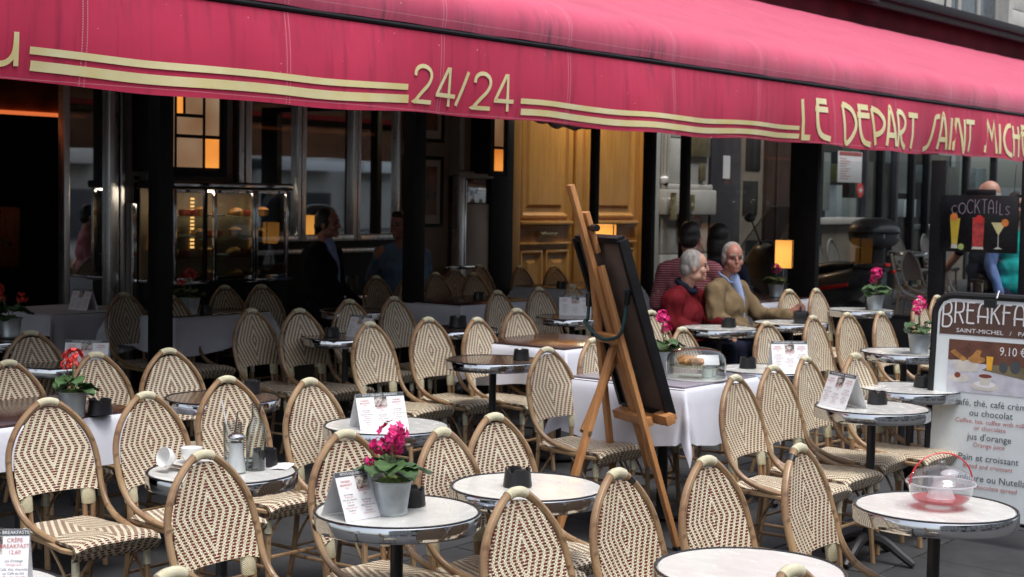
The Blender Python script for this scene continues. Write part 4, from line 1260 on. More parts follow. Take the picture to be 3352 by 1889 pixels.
def leaf_cloud(rnd, n, rad, size, c):
    m = MB()
    for _ in range(n):
        while True:
            q = Vector((rnd.uniform(-1, 1), rnd.uniform(-1, 1), rnd.uniform(-1, 1)))
            if .25 < q.length < 1: break
        k = .75 + .35 * math.sin(q.x * 5 + 1) * math.sin(q.y * 4) * math.sin(q.z * 5)
        p = Vector((q.x * rad[0] * k, q.y * rad[1] * k, q.z * rad[2] * k)) + Vector(c)
        u = Vector((rnd.uniform(-1, 1), rnd.uniform(-1, 1), rnd.uniform(-1, 1))).normalized(); v = u.orthogonal().normalized()
        s_ = size * rnd.uniform(.6, 1.3)
        m.add([p - u * s_, p + v * s_ * .6, p + u * s_, p - v * s_ * .6], [(0, 1, 2, 3)])
    return m
rnd = random.Random(3)
for x, y, l in ((-3, -14, 'plane tree across the road behind the viewpoint'), (9, -15, 'plane tree opposite the easel, only mirrored in the glass'), (21, -14, 'plane tree further along the opposite pavement')):
    t = thing('street_tree', l, 'tree', (x, y, zg(x, y) - .16), 0, 'street trees opposite')
    MB().tube(spline([(0, 0, 0), (.05, .03, 2), (0, .1, 4), (.2, 0, 6.5)], 3), [.2, .19, .18, .17, .16, .15, .13, .11, .09, .06], 9).build('trunk', W['brown_panel'], t)
    leaf_cloud(rnd, 1500, (3.4, 3.4, 3.0), .22, (0, 0, 7.2)).build('crown', W['leaf'], t, smooth=0, recalc=False)
# ------------------------------------------------------------------ cloth covered tables
def cloth_table(x, y, half, drop, label, clabel, top=None, tlabel=None, rz=0.0, hx=None, seed=0):
    hx = hx or half
    g = zg(x, y)
    t = thing('square_table', label, 'table', (x, y, g - .004), rz, 'cloth covered tables')
    part('tabletop', t, W['dark_lam'], (-hx, hx, -half, half, .715, .742))
    MB().lathe([(.0, .02), (.20, .02), (.20, .035), (.03, .06), (.026, .70), (.12, .714)], 16).build('column', W['iron'], t)
    rnd_ = random.Random(seed)
    ph = [rnd_.uniform(0, 6) for _ in range(4)]
    Lx, Ly = hx + drop, half + drop
    n = 44
    m = MB()
    def f(s, u):
        px = (s * 2 - 1) * Lx; py = (u * 2 - 1) * Ly
        ex = max(abs(px) - hx, 0); ey = max(abs(py) - half, 0)
        sx = 1 if px >= 0 else -1; sy = 1 if py >= 0 else -1
        cx = max(-hx, min(hx, px)); cy = max(-half, min(half, py))
        if ex == 0 and ey == 0: return (px, py, .7465 + .001 * math.sin(px * 9 + ph[0]) * math.sin(py * 8))
        d = math.hypot(ex, ey) * (1.0 if not (ex and ey) else .97)
        k = min(d / .06, 1)
        r = d / drop
        q = px if ey and not ex else (py if ex and not ey else (px + py))
        fold = (.024 * math.sin(q * 11 + ph[1]) + .012 * math.sin(q * 23 + ph[2])) * min(r, 1.2)
        hem = 1 + .10 * math.sin(q * 5 + ph[3]) * r
        if ex and ey:
            a = math.atan2(ey, ex)
            pinch = .085 * math.sin(2 * a) ** 2 * min(r, 1)
            o_ = (.010 + .10 * d) * k + fold * .5
            return (cx + sx * (o_ * math.cos(a) + pinch * (.4 + .6 * math.cos(a))), cy + sy * (o_ * math.sin(a) + pinch * (.4 + .6 * math.sin(a))), .7465 - max(d - .008, 0) * .93)
        o_ = .010 * k + .10 * d + fold
        return (cx + (sx * o_ if ex else 0), cy + (sy * o_ if ey else 0), .7465 - max(d - .006, 0) * .97 * hem)
    m.grid(f, n, n)
    c = m.build('tablecloth', W['cloth'], smooth=180, recalc=False)
    c.location = (x, y, g - .004); c.rotation_euler = (0, 0, rz)
    tag(c, clabel, 'tablecloth', 'white tablecloths')
    if top:
        q = MB().box(-hx * .97, hx * .97, -half * .97, half * .97, 0, .008).build('table_mat', W[top], bevel=0.003)
        q.location = (x, y, g - .004 + .7495); q.rotation_euler = (0, 0, rz)
        tag(q, tlabel, 'table mat', 'dark tops over the cloths')
    return g
W['mat_dark'] = mat('dark_table_mat', (0.055, 0.025, 0.022), 0.18, var=0.3, scale=8)
W['mat_grey'] = mat('grey_glass_mat', (0.30, 0.28, 0.33), 0.10, var=0.1, scale=8)
cloth_table(7.03, 4.42, .36, .30, 'square table under a long white cloth behind the easel', 'long white cloth with hanging corner behind the easel', 'mat_grey', 'shiny grey mat under the glass cake dome', hx=.38, seed=1)
cloth_table(4.02, 5.84, .34, .20, 'square table at the picture edge under the red geranium', 'white cloth hanging beside the large frontal chair at the edge', 'mat_dark', 'dark brown mat under the red geranium and menus', hx=.42, seed=2)
cloth_table(7.50, 8.80, .36, .26, 'square table behind the black post by the pastry case', 'white cloth hanging behind the black post by the pastry case', 'mat_dark', 'dark brown mat on the cloth below the pastry case', hx=.45, seed=3)
cloth_table(9.78, 8.06, .36, .26, 'square table beside the middle post in the shade', 'white cloth in the shade right of the middle black post', 'mat_dark', 'dark brown mat right of the middle black post', hx=.52, seed=4)
cloth_table(7.95, 5.80, .36, .26, 'square table just left behind the easel board', 'white cloth just left behind the easel board', 'mat_dark', 'dark brown mat left behind the easel board', hx=.42, seed=5)
cloth_table(7.00, 9.62, .38, .30, 'square table in front of the dark bar opening', 'grey looking white cloth in front of the dark bar opening', None, None, hx=.40, seed=6)
cloth_table(11.80, 6.55, .34, .26, 'square table with lit lamp behind the person in beige', 'white cloth under the lit table lamp', 'mat_dark', 'dark brown mat under the lit table lamp', hx=.5, seed=7)
cloth_table(11.75, 8.35, .34, .26, 'far square table in front of the yellow door', 'white cloth on the far table before the yellow door', 'mat_dark', 'dark brown mat on the far table before the yellow door', hx=.55, seed=8)

# ------------------------------------------------------------------ ashtrays
def _ashtray():
    m = MB(); seg = 32
    def ring(r, z, notch=0):
        return [(r * math.cos(a), r * math.sin(a), z - (notch if (i % 8) in (0, 1) else 0)) for i, a in enumerate([2 * math.pi * k / seg for k in range(seg)])]
    rows = [ring(.046, 0), ring(.049, .004), ring(.043, .050), ring(.044, .062, .012), ring(.038, .062, .012), ring(.034, .045), ring(.034, .020), ring(.004, .018)]
    ring_strip(m, rows)
    return m.mesh('ashtray', W['plastic'], smooth=35)
ASH = _ashtray()
def ashtray(x, y, z, label, s=1.0):
    o = link('ashtray', ASH, None, (x, y, z), (0, 0, x * 7)); o.scale = (s, s, s)
    return tag(o, 'black notched ashtray ' + label, 'ashtray', 'black ashtrays')
CL = .7465 - .004 + .0115     # cloth with mat
def zt(x, y): return zg(x, y) - .004 + .7455
def zc(x, y): return zg(x, y) + CL
ashtray(4.27, 3.28, zt(4.30, 3.26), 'alone on the pale round table', 1.05)
ashtray(3.80, 3.36, zt(3.71, 3.34), 'tucked behind the zinc pot of pink geranium')
ashtray(3.94, 4.21, zt(3.76, 4.24), 'beside the water bottle and napkin')
ashtray(5.13, 5.58, zt(4.93, 5.56), 'on the dark table behind the water bottle')
ashtray(4.18, 5.50, zc(4.0, 5.75), 'next to the zinc pot of red geranium', 1.1)
ashtray(7.70, 4.29, zt(7.74, 4.20), 'on the table right of the cake dome')
ashtray(9.16, 3.90, zt(9.12, 3.98), 'by the zinc pot next to the breakfast board')
ashtray(7.70, 3.25, zt(7.62, 3.28), 'on the table cut by the breakfast board')
ashtray(6.99, 3.18, zt(6.87, 3.15), 'beside the dark backed folded card near the breakfast board')
ashtray(7.12, 6.99, zt(7.18, 6.93), 'on the small dark table with the tilted card')
ashtray(8.16, 6.81, zt(8.10, 6.75), 'tall looking on the dark table under the middle post', 1.3)
ashtray(7.07, 5.42, zt(6.96, 5.54), 'on the dark table with orange reflection')
ashtray(9.58, 5.50, zt(9.50, 5.53), 'in front of the hand of the person in red', 1.1)
ashtray(7.40, 8.52, zc(7.4, 8.7), 'on the cloth table below the pastry case')
ashtray(9.85, 8.00, zc(9.8, 8.0), 'on the shaded cloth table beside the middle post')
ashtray(11.30, 8.22, zc(11.5, 8.3), 'on the far table by the yellow door')
ashtray(11.75, 5.42, zt(11.6, 5.45), 'on the table in front of the scooter')

# ------------------------------------------------------------------ geranium pots
def _petals(rnd_, m, c, rad, n):
    for _ in range(n):
        a = rnd_.uniform(0, 2 * math.pi); b = math.acos(rnd_.uniform(-.75, 1))
        d = Vector((math.sin(b) * math.cos(a), math.sin(b) * math.sin(a), math.cos(b)))
        p = Vector(c) + d * rad * rnd_.uniform(.75, 1.05)
        u = d.orthogonal().normalized(); v = d.cross(u)
        r0 = rnd_.uniform(0, 6)
        for k in range(5):   # a floret of five petals
            t = r0 + 2 * math.pi * k / 5
            e = u * math.cos(t) + v * math.sin(t); f = u * -math.sin(t) + v * math.cos(t)
            s_ = rad * .36
            m.add([p, p + e * s_ * .6 + f * s_ * .42 + d * s_ * .15, p + e * s_ * 1.1 + d * s_ * .28 , p + e * s_ * .6 - f * s_ * .42 + d * s_ * .15], [(0, 1, 2, 3)])
def geranium(x, y, z, col, label, heads, seed, s=1.0, leaves=9):
    rnd_ = random.Random(seed)
    o = thing('geranium_pot', label, 'flower pot', (x, y, z), seed, 'zinc pots of geranium')
    o.scale = (s, s, s)
    MB().lathe([(0, 0), (.043, 0), (.045, .004), (.047, .012), (.045, .016), (.056, .094), (.060, .096), (.060, .100), (.055, .100), (.053, .088), (0, .086)], 28).build('pot', W['zinc'], o, smooth=50)
    m = MB()
    m.grid(lambda a, b: (.054 * b * math.cos(a * 2 * math.pi), .054 * b * math.sin(a * 2 * math.pi), .088 + .022 * (1 - b * b) + .006 * math.sin(a * 25) * b + .004 * math.sin(b * 20 + a * 40)), 20, 6)
    m.build('moss', W['moss'], o, smooth=180, recalc=False)
    for k in range(leaves):
        a = 2 * math.pi * k / leaves + rnd_.uniform(-.3, .3); L = rnd_.uniform(.065, .10); h0 = rnd_.uniform(.10, .15); w = rnd_.uniform(.036, .050)
        lm = MB()
        def lf(s_, t_, a=a, L=L, h0=h0, w=w):
            r = .02 + L * t_
            ww = w * math.sin(math.pi * min(max(t_ * .9 + .08, 0), 1)) ** .7 * (s_ * 2 - 1)
            zz = h0 + .030 * t_ - .05 * t_ * t_ + .012 * (s_ * 2 - 1) ** 2 + .004 * math.sin(t_ * 14)
            return (r * math.cos(a) - ww * math.sin(a), r * math.sin(a) + ww * math.cos(a), zz)
        lm.grid(lf, 4, 6)
        lm.build('leaf', W['leaf'], o, smooth=180, recalc=False)
    for hx_, hy_, hz_, hr in heads:
        MB().tube(spline([(0, 0, .09), (hx_ * .4, hy_ * .4, .09 + (hz_ - .09) * .55), (hx_, hy_, hz_)], 4), .0028, 6).build('stem', W['stem'], o)
        fm = MB(); _petals(rnd_, fm, (hx_, hy_, hz_), hr, 26)
        fm.build('blossoms', W[col], o, smooth=0, recalc=False)
geranium(3.655, 3.315, zt(3.7, 3.3), 'pink', 'zinc pot with magenta geranium and green leaves beside the menu card', [(.005, .005, .225, .041), (-.028, .026, .20, .026), (.03, .01, .19, .026), (-.075, .02, .158, .014)], 0, 1.12, 8)
geranium(4.06, 5.53, zc(4.0, 5.7), 'red', 'zinc pot with scarlet geranium on the cloth at the edge', [(-.02, .0, .235, .036), (.075, -.01, .195, .020), (-.04, .03, .205, .018)], 1, 1.1)
geranium(7.28, 8.56, zc(7.3, 8.6), 'red', 'shaded zinc pot with dark red geranium by the black post', [(0, 0, .235, .034), (.05, .01, .185, .026)], 2, 1.25)
geranium(5.62, 8.28, zg(5.62, 8.28) + .745, 'red', 'scarlet geranium cut by the picture edge near the bar opening', [(.05, -.03, .235, .034), (-.05, .02, .195, .028), (.02, -.05, .19, .022)], 3, 1.25)
geranium(9.07, 3.86, zt(9.12, 3.98), 'pink', 'zinc pot with pink geranium against the breakfast board edge', [(-.01, .0, .25, .034), (.01, -.02, .215, .024)], 4, 1.25, 5)
geranium(11.64, 5.34, zt(11.6, 5.45), 'pink', 'zinc pot with crimson geranium in front of the scooter', [(0, 0, .235, .040), (-.02, .03, .19, .026)], 5, 1.25)
geranium(11.98, 6.42, zc(11.8, 6.5), 'pink', 'zinc pot with pink geranium under the lit table lamp', [(0, 0, .22, .036)], 6, 1.15)
geranium(7.17, 4.52, zc(7.0, 4.4), 'pink', 'two pink geranium heads peeping past the easel board above the dome', [(-.03, .01, .26, .034), (.035, -.02, .20, .028)], 7, 1.15)

# a small table carries the geranium at the picture edge
table(5.60, 8.30, RT + 'with dark top under the cut scarlet geranium by the bar', 'dark')

# ------------------------------------------------------------------ folded menu cards
W['tent_photo'] = None
def _photo():
    n = NT('breakfast_photo')
    f = n.noise(55, 3, n.obj())
    c = n.mix(n.ramp(f, .4, .6), (0.05, 0.03, 0.03), (0.55, 0.50, 0.46)); n.set(col=c, rough=.4)
    return n.m
W['tent_photo'] = _photo()
def tent(x, y, z, rz, label, w=.21, h=.15, d=.11, lines=True, full=False, s=1.0):
    """card folded to an A; its printed face looks along local -y"""
    o = thing('menu_card', label, 'menu card', (x, y, z), rz, 'folded breakfast cards')
    o.scale = (s, s, s)
    t = .0015
    def face(sgn):
        return lambda u, v, e=0: (u, sgn * (-d / 2 * (1 - v / h)) - (sgn * e), v)
    for sgn, nm in ((1, 'front_leaf'), (-1, 'back_leaf')):
        m = MB()
        m.add([(-w / 2, -sgn * d / 2, 0), (w / 2, -sgn * d / 2, 0), (w / 2, 0, h), (-w / 2, 0, h), (-w / 2, -sgn * (d / 2 - t), 0), (w / 2, -sgn * (d / 2 - t), 0), (w / 2, sgn * t * .3, h - t * 2), (-w / 2, sgn * t * .3, h - t * 2)],
              [(0, 1, 2, 3), (7, 6, 5, 4), (0, 4, 5, 1), (1, 5, 6, 2), (2, 6, 7, 3), (3, 7, 4, 0)])
        leaf = m.build(nm, W['white'], o, smooth=0)
        F = face(sgn)
        fx = (lambda u, v, e=.0012, sgn=sgn, F=F: (u * sgn, F(0, v)[1] - sgn * e, v))
        hd = MB().grid(lambda a, b: fx(-w / 2 + w * a, h * (.90 + .098 * b), .0010), 1, 1).build('header', W['ink'], leaf, smooth=0)
        ph = MB().grid(lambda a, b: fx(-w * .13 + w * .26 * a, h * (.62 + .27 * b), .0010), 1, 1).build('photo', W['tent_photo'], leaf, smooth=0)
        q = MB()
        put_text(q, 'PETITS DÉJEUNERS - BREAKFASTS', h * .075, lambda u, v: fx(u, v, .0016), 0, h * .925, 'CENTER', mi=0)
        q.build('header_lettering', W['white'], leaf, smooth=0, recalc=False)['kind'] = 'stuff'
        q = MB(); q2 = MB()
        if full:
            rows = [('CRÊPE', .80, .085, 1), ('BREAKFAST', .71, .085, 1), ('12,60', .62, .085, 1), ("Jus d'orange", .50, .055, 0), ('Orange juice', .445, .045, 1), ('Café, thé, chocolat', .37, .055, 0), ('ou Café au lait', .31, .055, 0), ('Coffee, tea, chocolate', .26, .045, 1), ('Crêpe au sucre', .18, .055, 0), ('Sugar crepe', .13, .045, 1)]
            cols = (-.30, .30)
        else:
            rows = [('PARISIEN', .78, .060, 1), ('BREAKFAST', .71, .060, 1), ('9,10', .645, .055, 1), ("Jus d'orange", .52, .048, 0), ('Orange juice', .47, .040, 1), ('Café, thé, chocolat', .41, .048, 0), ('Coffee, tea', .36, .040, 1), ('Croissant', .30, .048, 0), ('Bread, butter, jam', .25, .040, 1), ('Confiture', .19, .048, 0), ('or honey', .14, .040, 1)]
            cols = (-.33, .0, .33)
        for cx in cols:
            for tx, v, sz, c in rows:
                vv = v if cx else v - .14
                if vv < .06: continue
                put_text(q2 if c else q, tx, h * sz * 1.05, lambda u, v_: fx(u, v_, .0014), cx * w, h * vv, 'CENTER')
        q.build('dark_lettering', W['ink'], leaf, smooth=0, recalc=False)['kind'] = 'stuff'
        q2.build('red_lettering', W['red_ink'], leaf, smooth=0, recalc=False)['kind'] = 'stuff'
    return o
VIEW = R(-52)     # faces back towards the viewpoint
tent(3.575, 3.385, zt(3.71, 3.34), R(-8), 'white folded breakfast card partly behind the pink geranium pot', .20, .145, .13)
tent(4.83, 4.46, zt(4.89, 4.47), R(-22), 'white folded breakfast card with full face on the grey round table', .225, .145, .12)
tent(2.318, 3.488, zg(2.3, 3.5) + .742, R(-44), 'folded crepe breakfast card cut by the bottom corner', .18, .16, .11, full=True)
tent(5.16, 6.90, zt(5.15, 7.08), R(-48), 'small folded card behind the red geranium in the shade', .23, .14, .11)
tent(7.26, 6.86, zt(7.18, 6.93), R(-95), 'folded card seen edge-on on the small dark table', .20, .14, .11)
tent(9.50, 6.78, zt(9.34, 6.69), R(-52), 'upright card with red print left of the easel', .24, .15, .10)
tent(7.82, 4.10, zt(7.74, 4.20), R(-44), 'bright folded card right of the cake dome', .21, .16, .11)
tent(6.78, 3.26, zt(6.87, 3.15), R(-118), 'folded card showing its dark shaded side near the breakfast board', .21, .16, .13)
tent(7.03, 9.45, zg(7, 9.6) + .745, R(-85), 'small folded card on the cloth table before the bar opening', .20, .15, .11)
table(2.26, 3.56, RT + 'below the cut crepe breakfast card', 'light')

# ------------------------------------------------------------------ things on the coffee table
z0 = zt(3.76, 4.24)
def at_table(o, x, y): o.location = (x, y, z0); return o
W['sugar'] = mat('white_sugar', (0.80, 0.80, 0.80), 0.9, var=0.05, bump=0.4, bscale=300)
s_ = thing('sugar_shaker', 'fluted glass sugar shaker with metal spout full of sugar', 'sugar shaker', (3.765, 4.17, z0))
MB().lathe([(.034, 0), (.037, .006), (.036, .02), (.029, .06), (.026, .09), (.028, .115), (.030, .125)], 20, caps=False).build('jar', W['clear'], s_)
MB().lathe([(0, .004), (.033, .005), (.034, .02), (.0275, .058), (.025, .085), (.025, .110), (0, .112)], 20).build('sugar', W['sugar'], s_)
MB().lathe([(.0295, .122), (.0305, .125), (.0295, .134), (.024, .140), (.012, .144), (0, .145)], 20).build('cap', W['chrome'], s_)
b_ = thing('water_bottle', 'empty clear glass water bottle behind the sugar shaker', 'bottle', (3.855, 4.165, z0))
MB().lathe([(0, .004), (.034, .0), (.037, .006), (.037, .13), (.034, .155), (.018, .185), (.017, .22), (.022, .235), (.022, .24), (.015, .24), (.0145, .22), (.0155, .186), (.031, .153), (.034, .13), (.034, .012), (0, .010)], 22, caps=False).build('body', W['clear'], b_)
MB().lathe([(0, .006), (.034, .006), (.034, .025), (0, .025)], 16).build('water', W['clear'], b_)
g_ = thing('tall_glass', 'tall drinking glass with a straw and a long spoon', 'glass', (3.835, 4.27, z0))
MB().lathe([(0, .006), (.027, .0), (.030, .006), (.036, .165), (.0345, .165), (.028, .010), (0, .010)], 20, caps=False).build('tumbler', W['clear'], g_)
MB().tube([(.01, .0, .012), (-.035, .02, .25)], .0028, 6).build('straw', W['white'], g_)
MB().tube([(-.01, .0, .012), (.012, -.015, .205)], [.006, .003], 6).build('spoon', W['chrome'], g_)
c_ = thing('coffee_cups', 'white coffee cups stacked with saucers on the round table', 'cups', (3.70, 4.36, z0))
for k, (dx, dy, dz) in enumerate(((0, 0, 0), (.01, 0, .010))):
    MB().lathe([(0, .003), (.03, 0), (.035, .003), (.068, .012), (.070, .014), (.034, .008), (0, .007)], 24).build('saucer', W['porcelain'], c_).location = (dx, dy, dz)
MB().lathe([(0, .018), (.02, .018), (.024, .021), (.038, .05), (.041, .072), (.039, .072), (.035, .05), (.02, .025), (0, .024)], 24).build('cup', W['porcelain'], c_).location = (.02, 0, .004)
MB().lathe([(0, .018), (.02, .018), (.024, .021), (.036, .045), (.037, .06), (.035, .06), (.032, .042), (.02, .025), (0, .024)], 24).xf(Matrix.Translation((-.05, .0, .02)) @ Matrix.Rotation(R(-75), 4, 'Y')).build('tipped_cup', W['porcelain'], c_).location = (-.005, .0, .022)
o = MB().grid(lambda a, b: (-.05 + .10 * a, -.035 + .07 * b, .002 + .006 * a * a + .003 * math.sin(b * 4)), 6, 4).build('paper_receipt', W['white'], smooth=180)
o.location = (3.95, 4.13, z0); o.rotation_euler = (0, 0, .5); tag(o, 'curled white receipt at the rim of the coffee table', 'receipt')

# ------------------------------------------------------------------ wasp trap
def _trap():
    o = thing('wasp_trap', 'transparent plastic wasp trap with red handle and red liquid', 'wasp trap', (4.965, 2.02, zt(4.97, 2.04)))
    o.scale = (1.1, 1.1, .95)
    MB().lathe([(.040, .026), (.070, .020), (.084, .028), (.094, .055), (.099, .084), (.104, .086), (.104, .090), (.098, .091), (.0965, .084), (.091, .056), (.082, .032), (.069, .024), (.041, .030)], 40, caps=False).build('bowl', W['trap'], o, smooth=60)
    MB().lathe([(.104, .0905), (.106, .094), (.102, .097), (.098, .105), (.080, .126), (.050, .142), (.018, .150), (.011, .152), (.013, .160), (.009, .168), (.0, .170)], 40, caps=False).build('lid', W['trap'], o, smooth=60)
    MB().lathe([(.046, .030), (.040, .045), (.026, .080), (.022, .098), (.024, .104)], 28, caps=False).build('inner_funnel', W['trap_white'], o, smooth=60)
    MB().lathe([(.043, .024), (.074, .025), (.083, .032), (.085, .037), (.042, .037)], 36, caps=False).build('liquid', W['trap_red'], o, smooth=60)
    MB().tube([(.103 * math.cos(a), .103 * math.sin(a), .0885) for a in [2 * math.pi * i / 40 for i in range(40)]], .0032, 6, closed=True).build('rim_ring', W['trap_white'], o)
    for k in range(3):
        a = k * 2.1 + .4
        MB().tube([(.055 * math.cos(a), .055 * math.sin(a), .0), (.055 * math.cos(a), .055 * math.sin(a), .03)], [.004, .006], 6).build('foot', W['trap'], o)
    pts = [(.106 * math.cos(t), 0, .090 + .105 * math.sin(t)) for t in [math.pi * i / 18 for i in range(19)]]
    pts = [(x * .79 - .0, x * -.61, z) for x, y, z in pts]
    MB().tube([(pts[0][0], pts[0][1], .088)] + pts + [(pts[-1][0], pts[-1][1], .088)], .0026, 6).build('handle', W['trap_red_solid'], o)
    MB().ell((.015, -.02, .122), (.036, .026, .014)).build('bait_cup', W['trap_white'], o)
def trap_mat(name, tint, f, dcol=(.85, .83, .85)):
    n = NT(name); n.t.nodes.remove(n.b)
    tr = n.n('BsdfTransparent'); tr.inputs[0].default_value = (*tint, 1)
    gl = n.n('BsdfGlossy'); gl.inputs['Roughness'].default_value = .06
    df = n.n('BsdfDiffuse'); df.inputs[0].default_value = (*dcol, 1)
    fr = n.n('Fresnel'); fr.inputs[0].default_value = 1.5
    m1 = n.n('MixShader'); n.l(n.math('MULTIPLY', n.math('MULTIPLY', fr.outputs[0], n.math('SUBTRACT', 1.0, n.n('NewGeometry').outputs['Backfacing'])), 1.4, clamp=True), m1.inputs[0]); n.l(tr.outputs[0], m1.inputs[1]); n.l(gl.outputs[0], m1.inputs[2])
    m2 = n.n('MixShader'); m2.inputs[0].default_value = f; n.l(m1.outputs[0], m2.inputs[1]); n.l(df.outputs[0], m2.inputs[2])
    n.l(m2.outputs[0], n.out.inputs[0])
    return n.m
W['trap'] = trap_mat('clear_plastic', (.95, .95, .96), .045)
W['trap_white'] = trap_mat('milky_plastic', (.9, .9, .92), .38)
W['trap_red'] = trap_mat('red_liquid', (.85, .06, .09), .22, (.62, .01, .03))
W['trap_red_solid'] = mat('red_plastic', (0.62, 0.02, 0.04), 0.35)
_trap()

# ------------------------------------------------------------------ cake dome
def _dome():
    cx, cy = 7.02, 4.22
    o = thing('cake_dome', 'low glass cake dome with croissants and cups on the white cloth table', 'cake dome', (cx, cy, zc(6.9, 4.28)))
    MB().lathe([(0, .0), (.15, .0), (.165, .006), (.165, .012), (0, .010)], 40).build('plate', W['porcelain'], o)
    MB().lathe([(.158, .013), (.158, .09), (.150, .125), (.125, .150), (.080, .164), (.0, .170)], 40, caps=False).build('bell', W['clear'], o, smooth=80)
    MB().lathe([(0, .070), (.145, .070), (.150, .074), (.145, .078), (0, .078)], 36).build('upper_tray', W['clear_shelf'], o)
    for k, (dx, dy, a) in enumerate(((-.07, .03, .3), (-.02, .05, 1.2), (-.08, -.03, 2.2), (-.03, -.02, .8))):
        pts = spline([(-.05, .02, 0), (-.025, -.008, .006), (.025, -.008, .006), (.05, .02, 0)], 4)
        c = MB().tube(pts, [.008 + .016 * math.sin(math.pi * i / (len(pts) - 1)) * (1 + .2 * (i % 2)) for i in range(len(pts))], 8).build('croissant', W['crust'])
        c.location = (cx + dx, cy + dy, zc(6.9, 4.28) + .097); c.rotation_euler = (0, 0, a)
        tag(c, 'golden croissant heaped under the glass cake dome', 'croissant', 'croissants under the dome')
    c = MB().box(-.05, .05, -.002, .002, 0, .055).build('price_card', W['white']); c.location = (cx + .03, cy - .07, zc(6.9, 4.28) + .079); c.rotation_euler = (R(-25), 0, R(-40))
    tag(c, 'white price card leaning on the croissants under the dome', 'card')
    for k, (dx, dy) in enumerate(((.03, -.05), (.085, -.04))):
        c = MB().lathe([(0, 0), (.022, 0), (.026, .004), (.030, .045), (.028, .045), (.02, .008), (0, .007)], 18).build('coffee_cup', W['porcelain'])
        c.location = (cx + dx, cy + dy, zc(6.9, 4.28) + .0125)
        tag(c, 'white espresso cup on the %s side under the cake dome' % ('inner' if k == 0 else 'outer'), 'cup', 'cups under the dome')
_dome()

# ------------------------------------------------------------------ table lamps
W['lampshade'] = lit_glass('amber_lampshade', (1.0, 0.42, 0.07), 0.9)
def lamp(x, y, z, label, s=1.0):
    o = thing('table_lamp', label, 'lamp', (x, y, z), R(25), 'amber table lamps')
    o.scale = (s, s, s)
    MB().lathe([(0, 0), (.05, 0), (.05, .008), (.008, .014), (.006, .25), (0, .25)], 16).build('stand', W['chrome'], o)
    part('shade', o, W['lampshade'], (-.075, .075, -.075, .075, .25, .49), bevel=0.002)
    for a, b in ((-.076, -.076), (.076, -.076), (.076, .076), (-.076, .076)):
        part('shade_edge', o, W['plastic'], (a - .004, a + .004, b - .004, b + .004, .247, .493), bevel=0)
lamp(12.22, 6.48, zc(11.8, 6.5), 'lit amber box lamp on the cloth table behind the people')
lamp(12.03, 8.25, zc(11.75, 8.35), 'lit amber box lamp in front of the yellow door, behind the easel', 1.15)
# drinks on the men's table
j = thing('juice_glass', 'glass of orange juice under the lit table lamp', 'glass', (11.55, 6.48, zc(11.8, 6.5)))
MB().lathe([(0, .004), (.03, 0), (.034, .11), (.032, .11), (.028, .008), (0, .008)], 18, caps=False).build('tumbler', W['clear'], j)
MB().lathe([(0, .009), (.027, .009), (.031, .085), (0, .085)], 18).build('juice', mat('orange_juice', (0.75, 0.35, 0.03), 0.3), j)
for k, (x, y, hh) in enumerate(((9.45, 9.12, .16), (9.55, 9.15, .13), (9.66, 9.2, .15))):
    o = MB().lathe([(0, .004), (.03, 0), (.036, hh), (.034, hh), (.029, .008), (0, .008)], 18, caps=False).build('drinking_glass', W['clear'])
    o.location = (x, y, zt(9.52, 9.28)); tag(o, ('tall clear glass nearest the person in the suit', 'short clear glass in the middle of their table', 'clear glass nearest the person in the blue shirt')[k], 'glass', 'glasses of the two people')
bag = thing('black_bag', 'small black camera bag on the table of the person in beige', 'bag', (10.24, 5.28, zt(10.22, 5.35)), R(30))
part('bag_body', bag, W['plastic'], (-.09, .09, -.05, .05, 0, .09), bevel=0.02)
MB().tube(spline([(-.08, 0, .085), (-.03, 0, .115), (.03, 0, .115), (.08, 0, .085)], 4), .008, 6).build('bag_handle', W['plastic'], bag)
part('bag_flap', bag, W['plastic'], (-.092, .092, -.056, -.051, .02, .088), bevel=0.002)
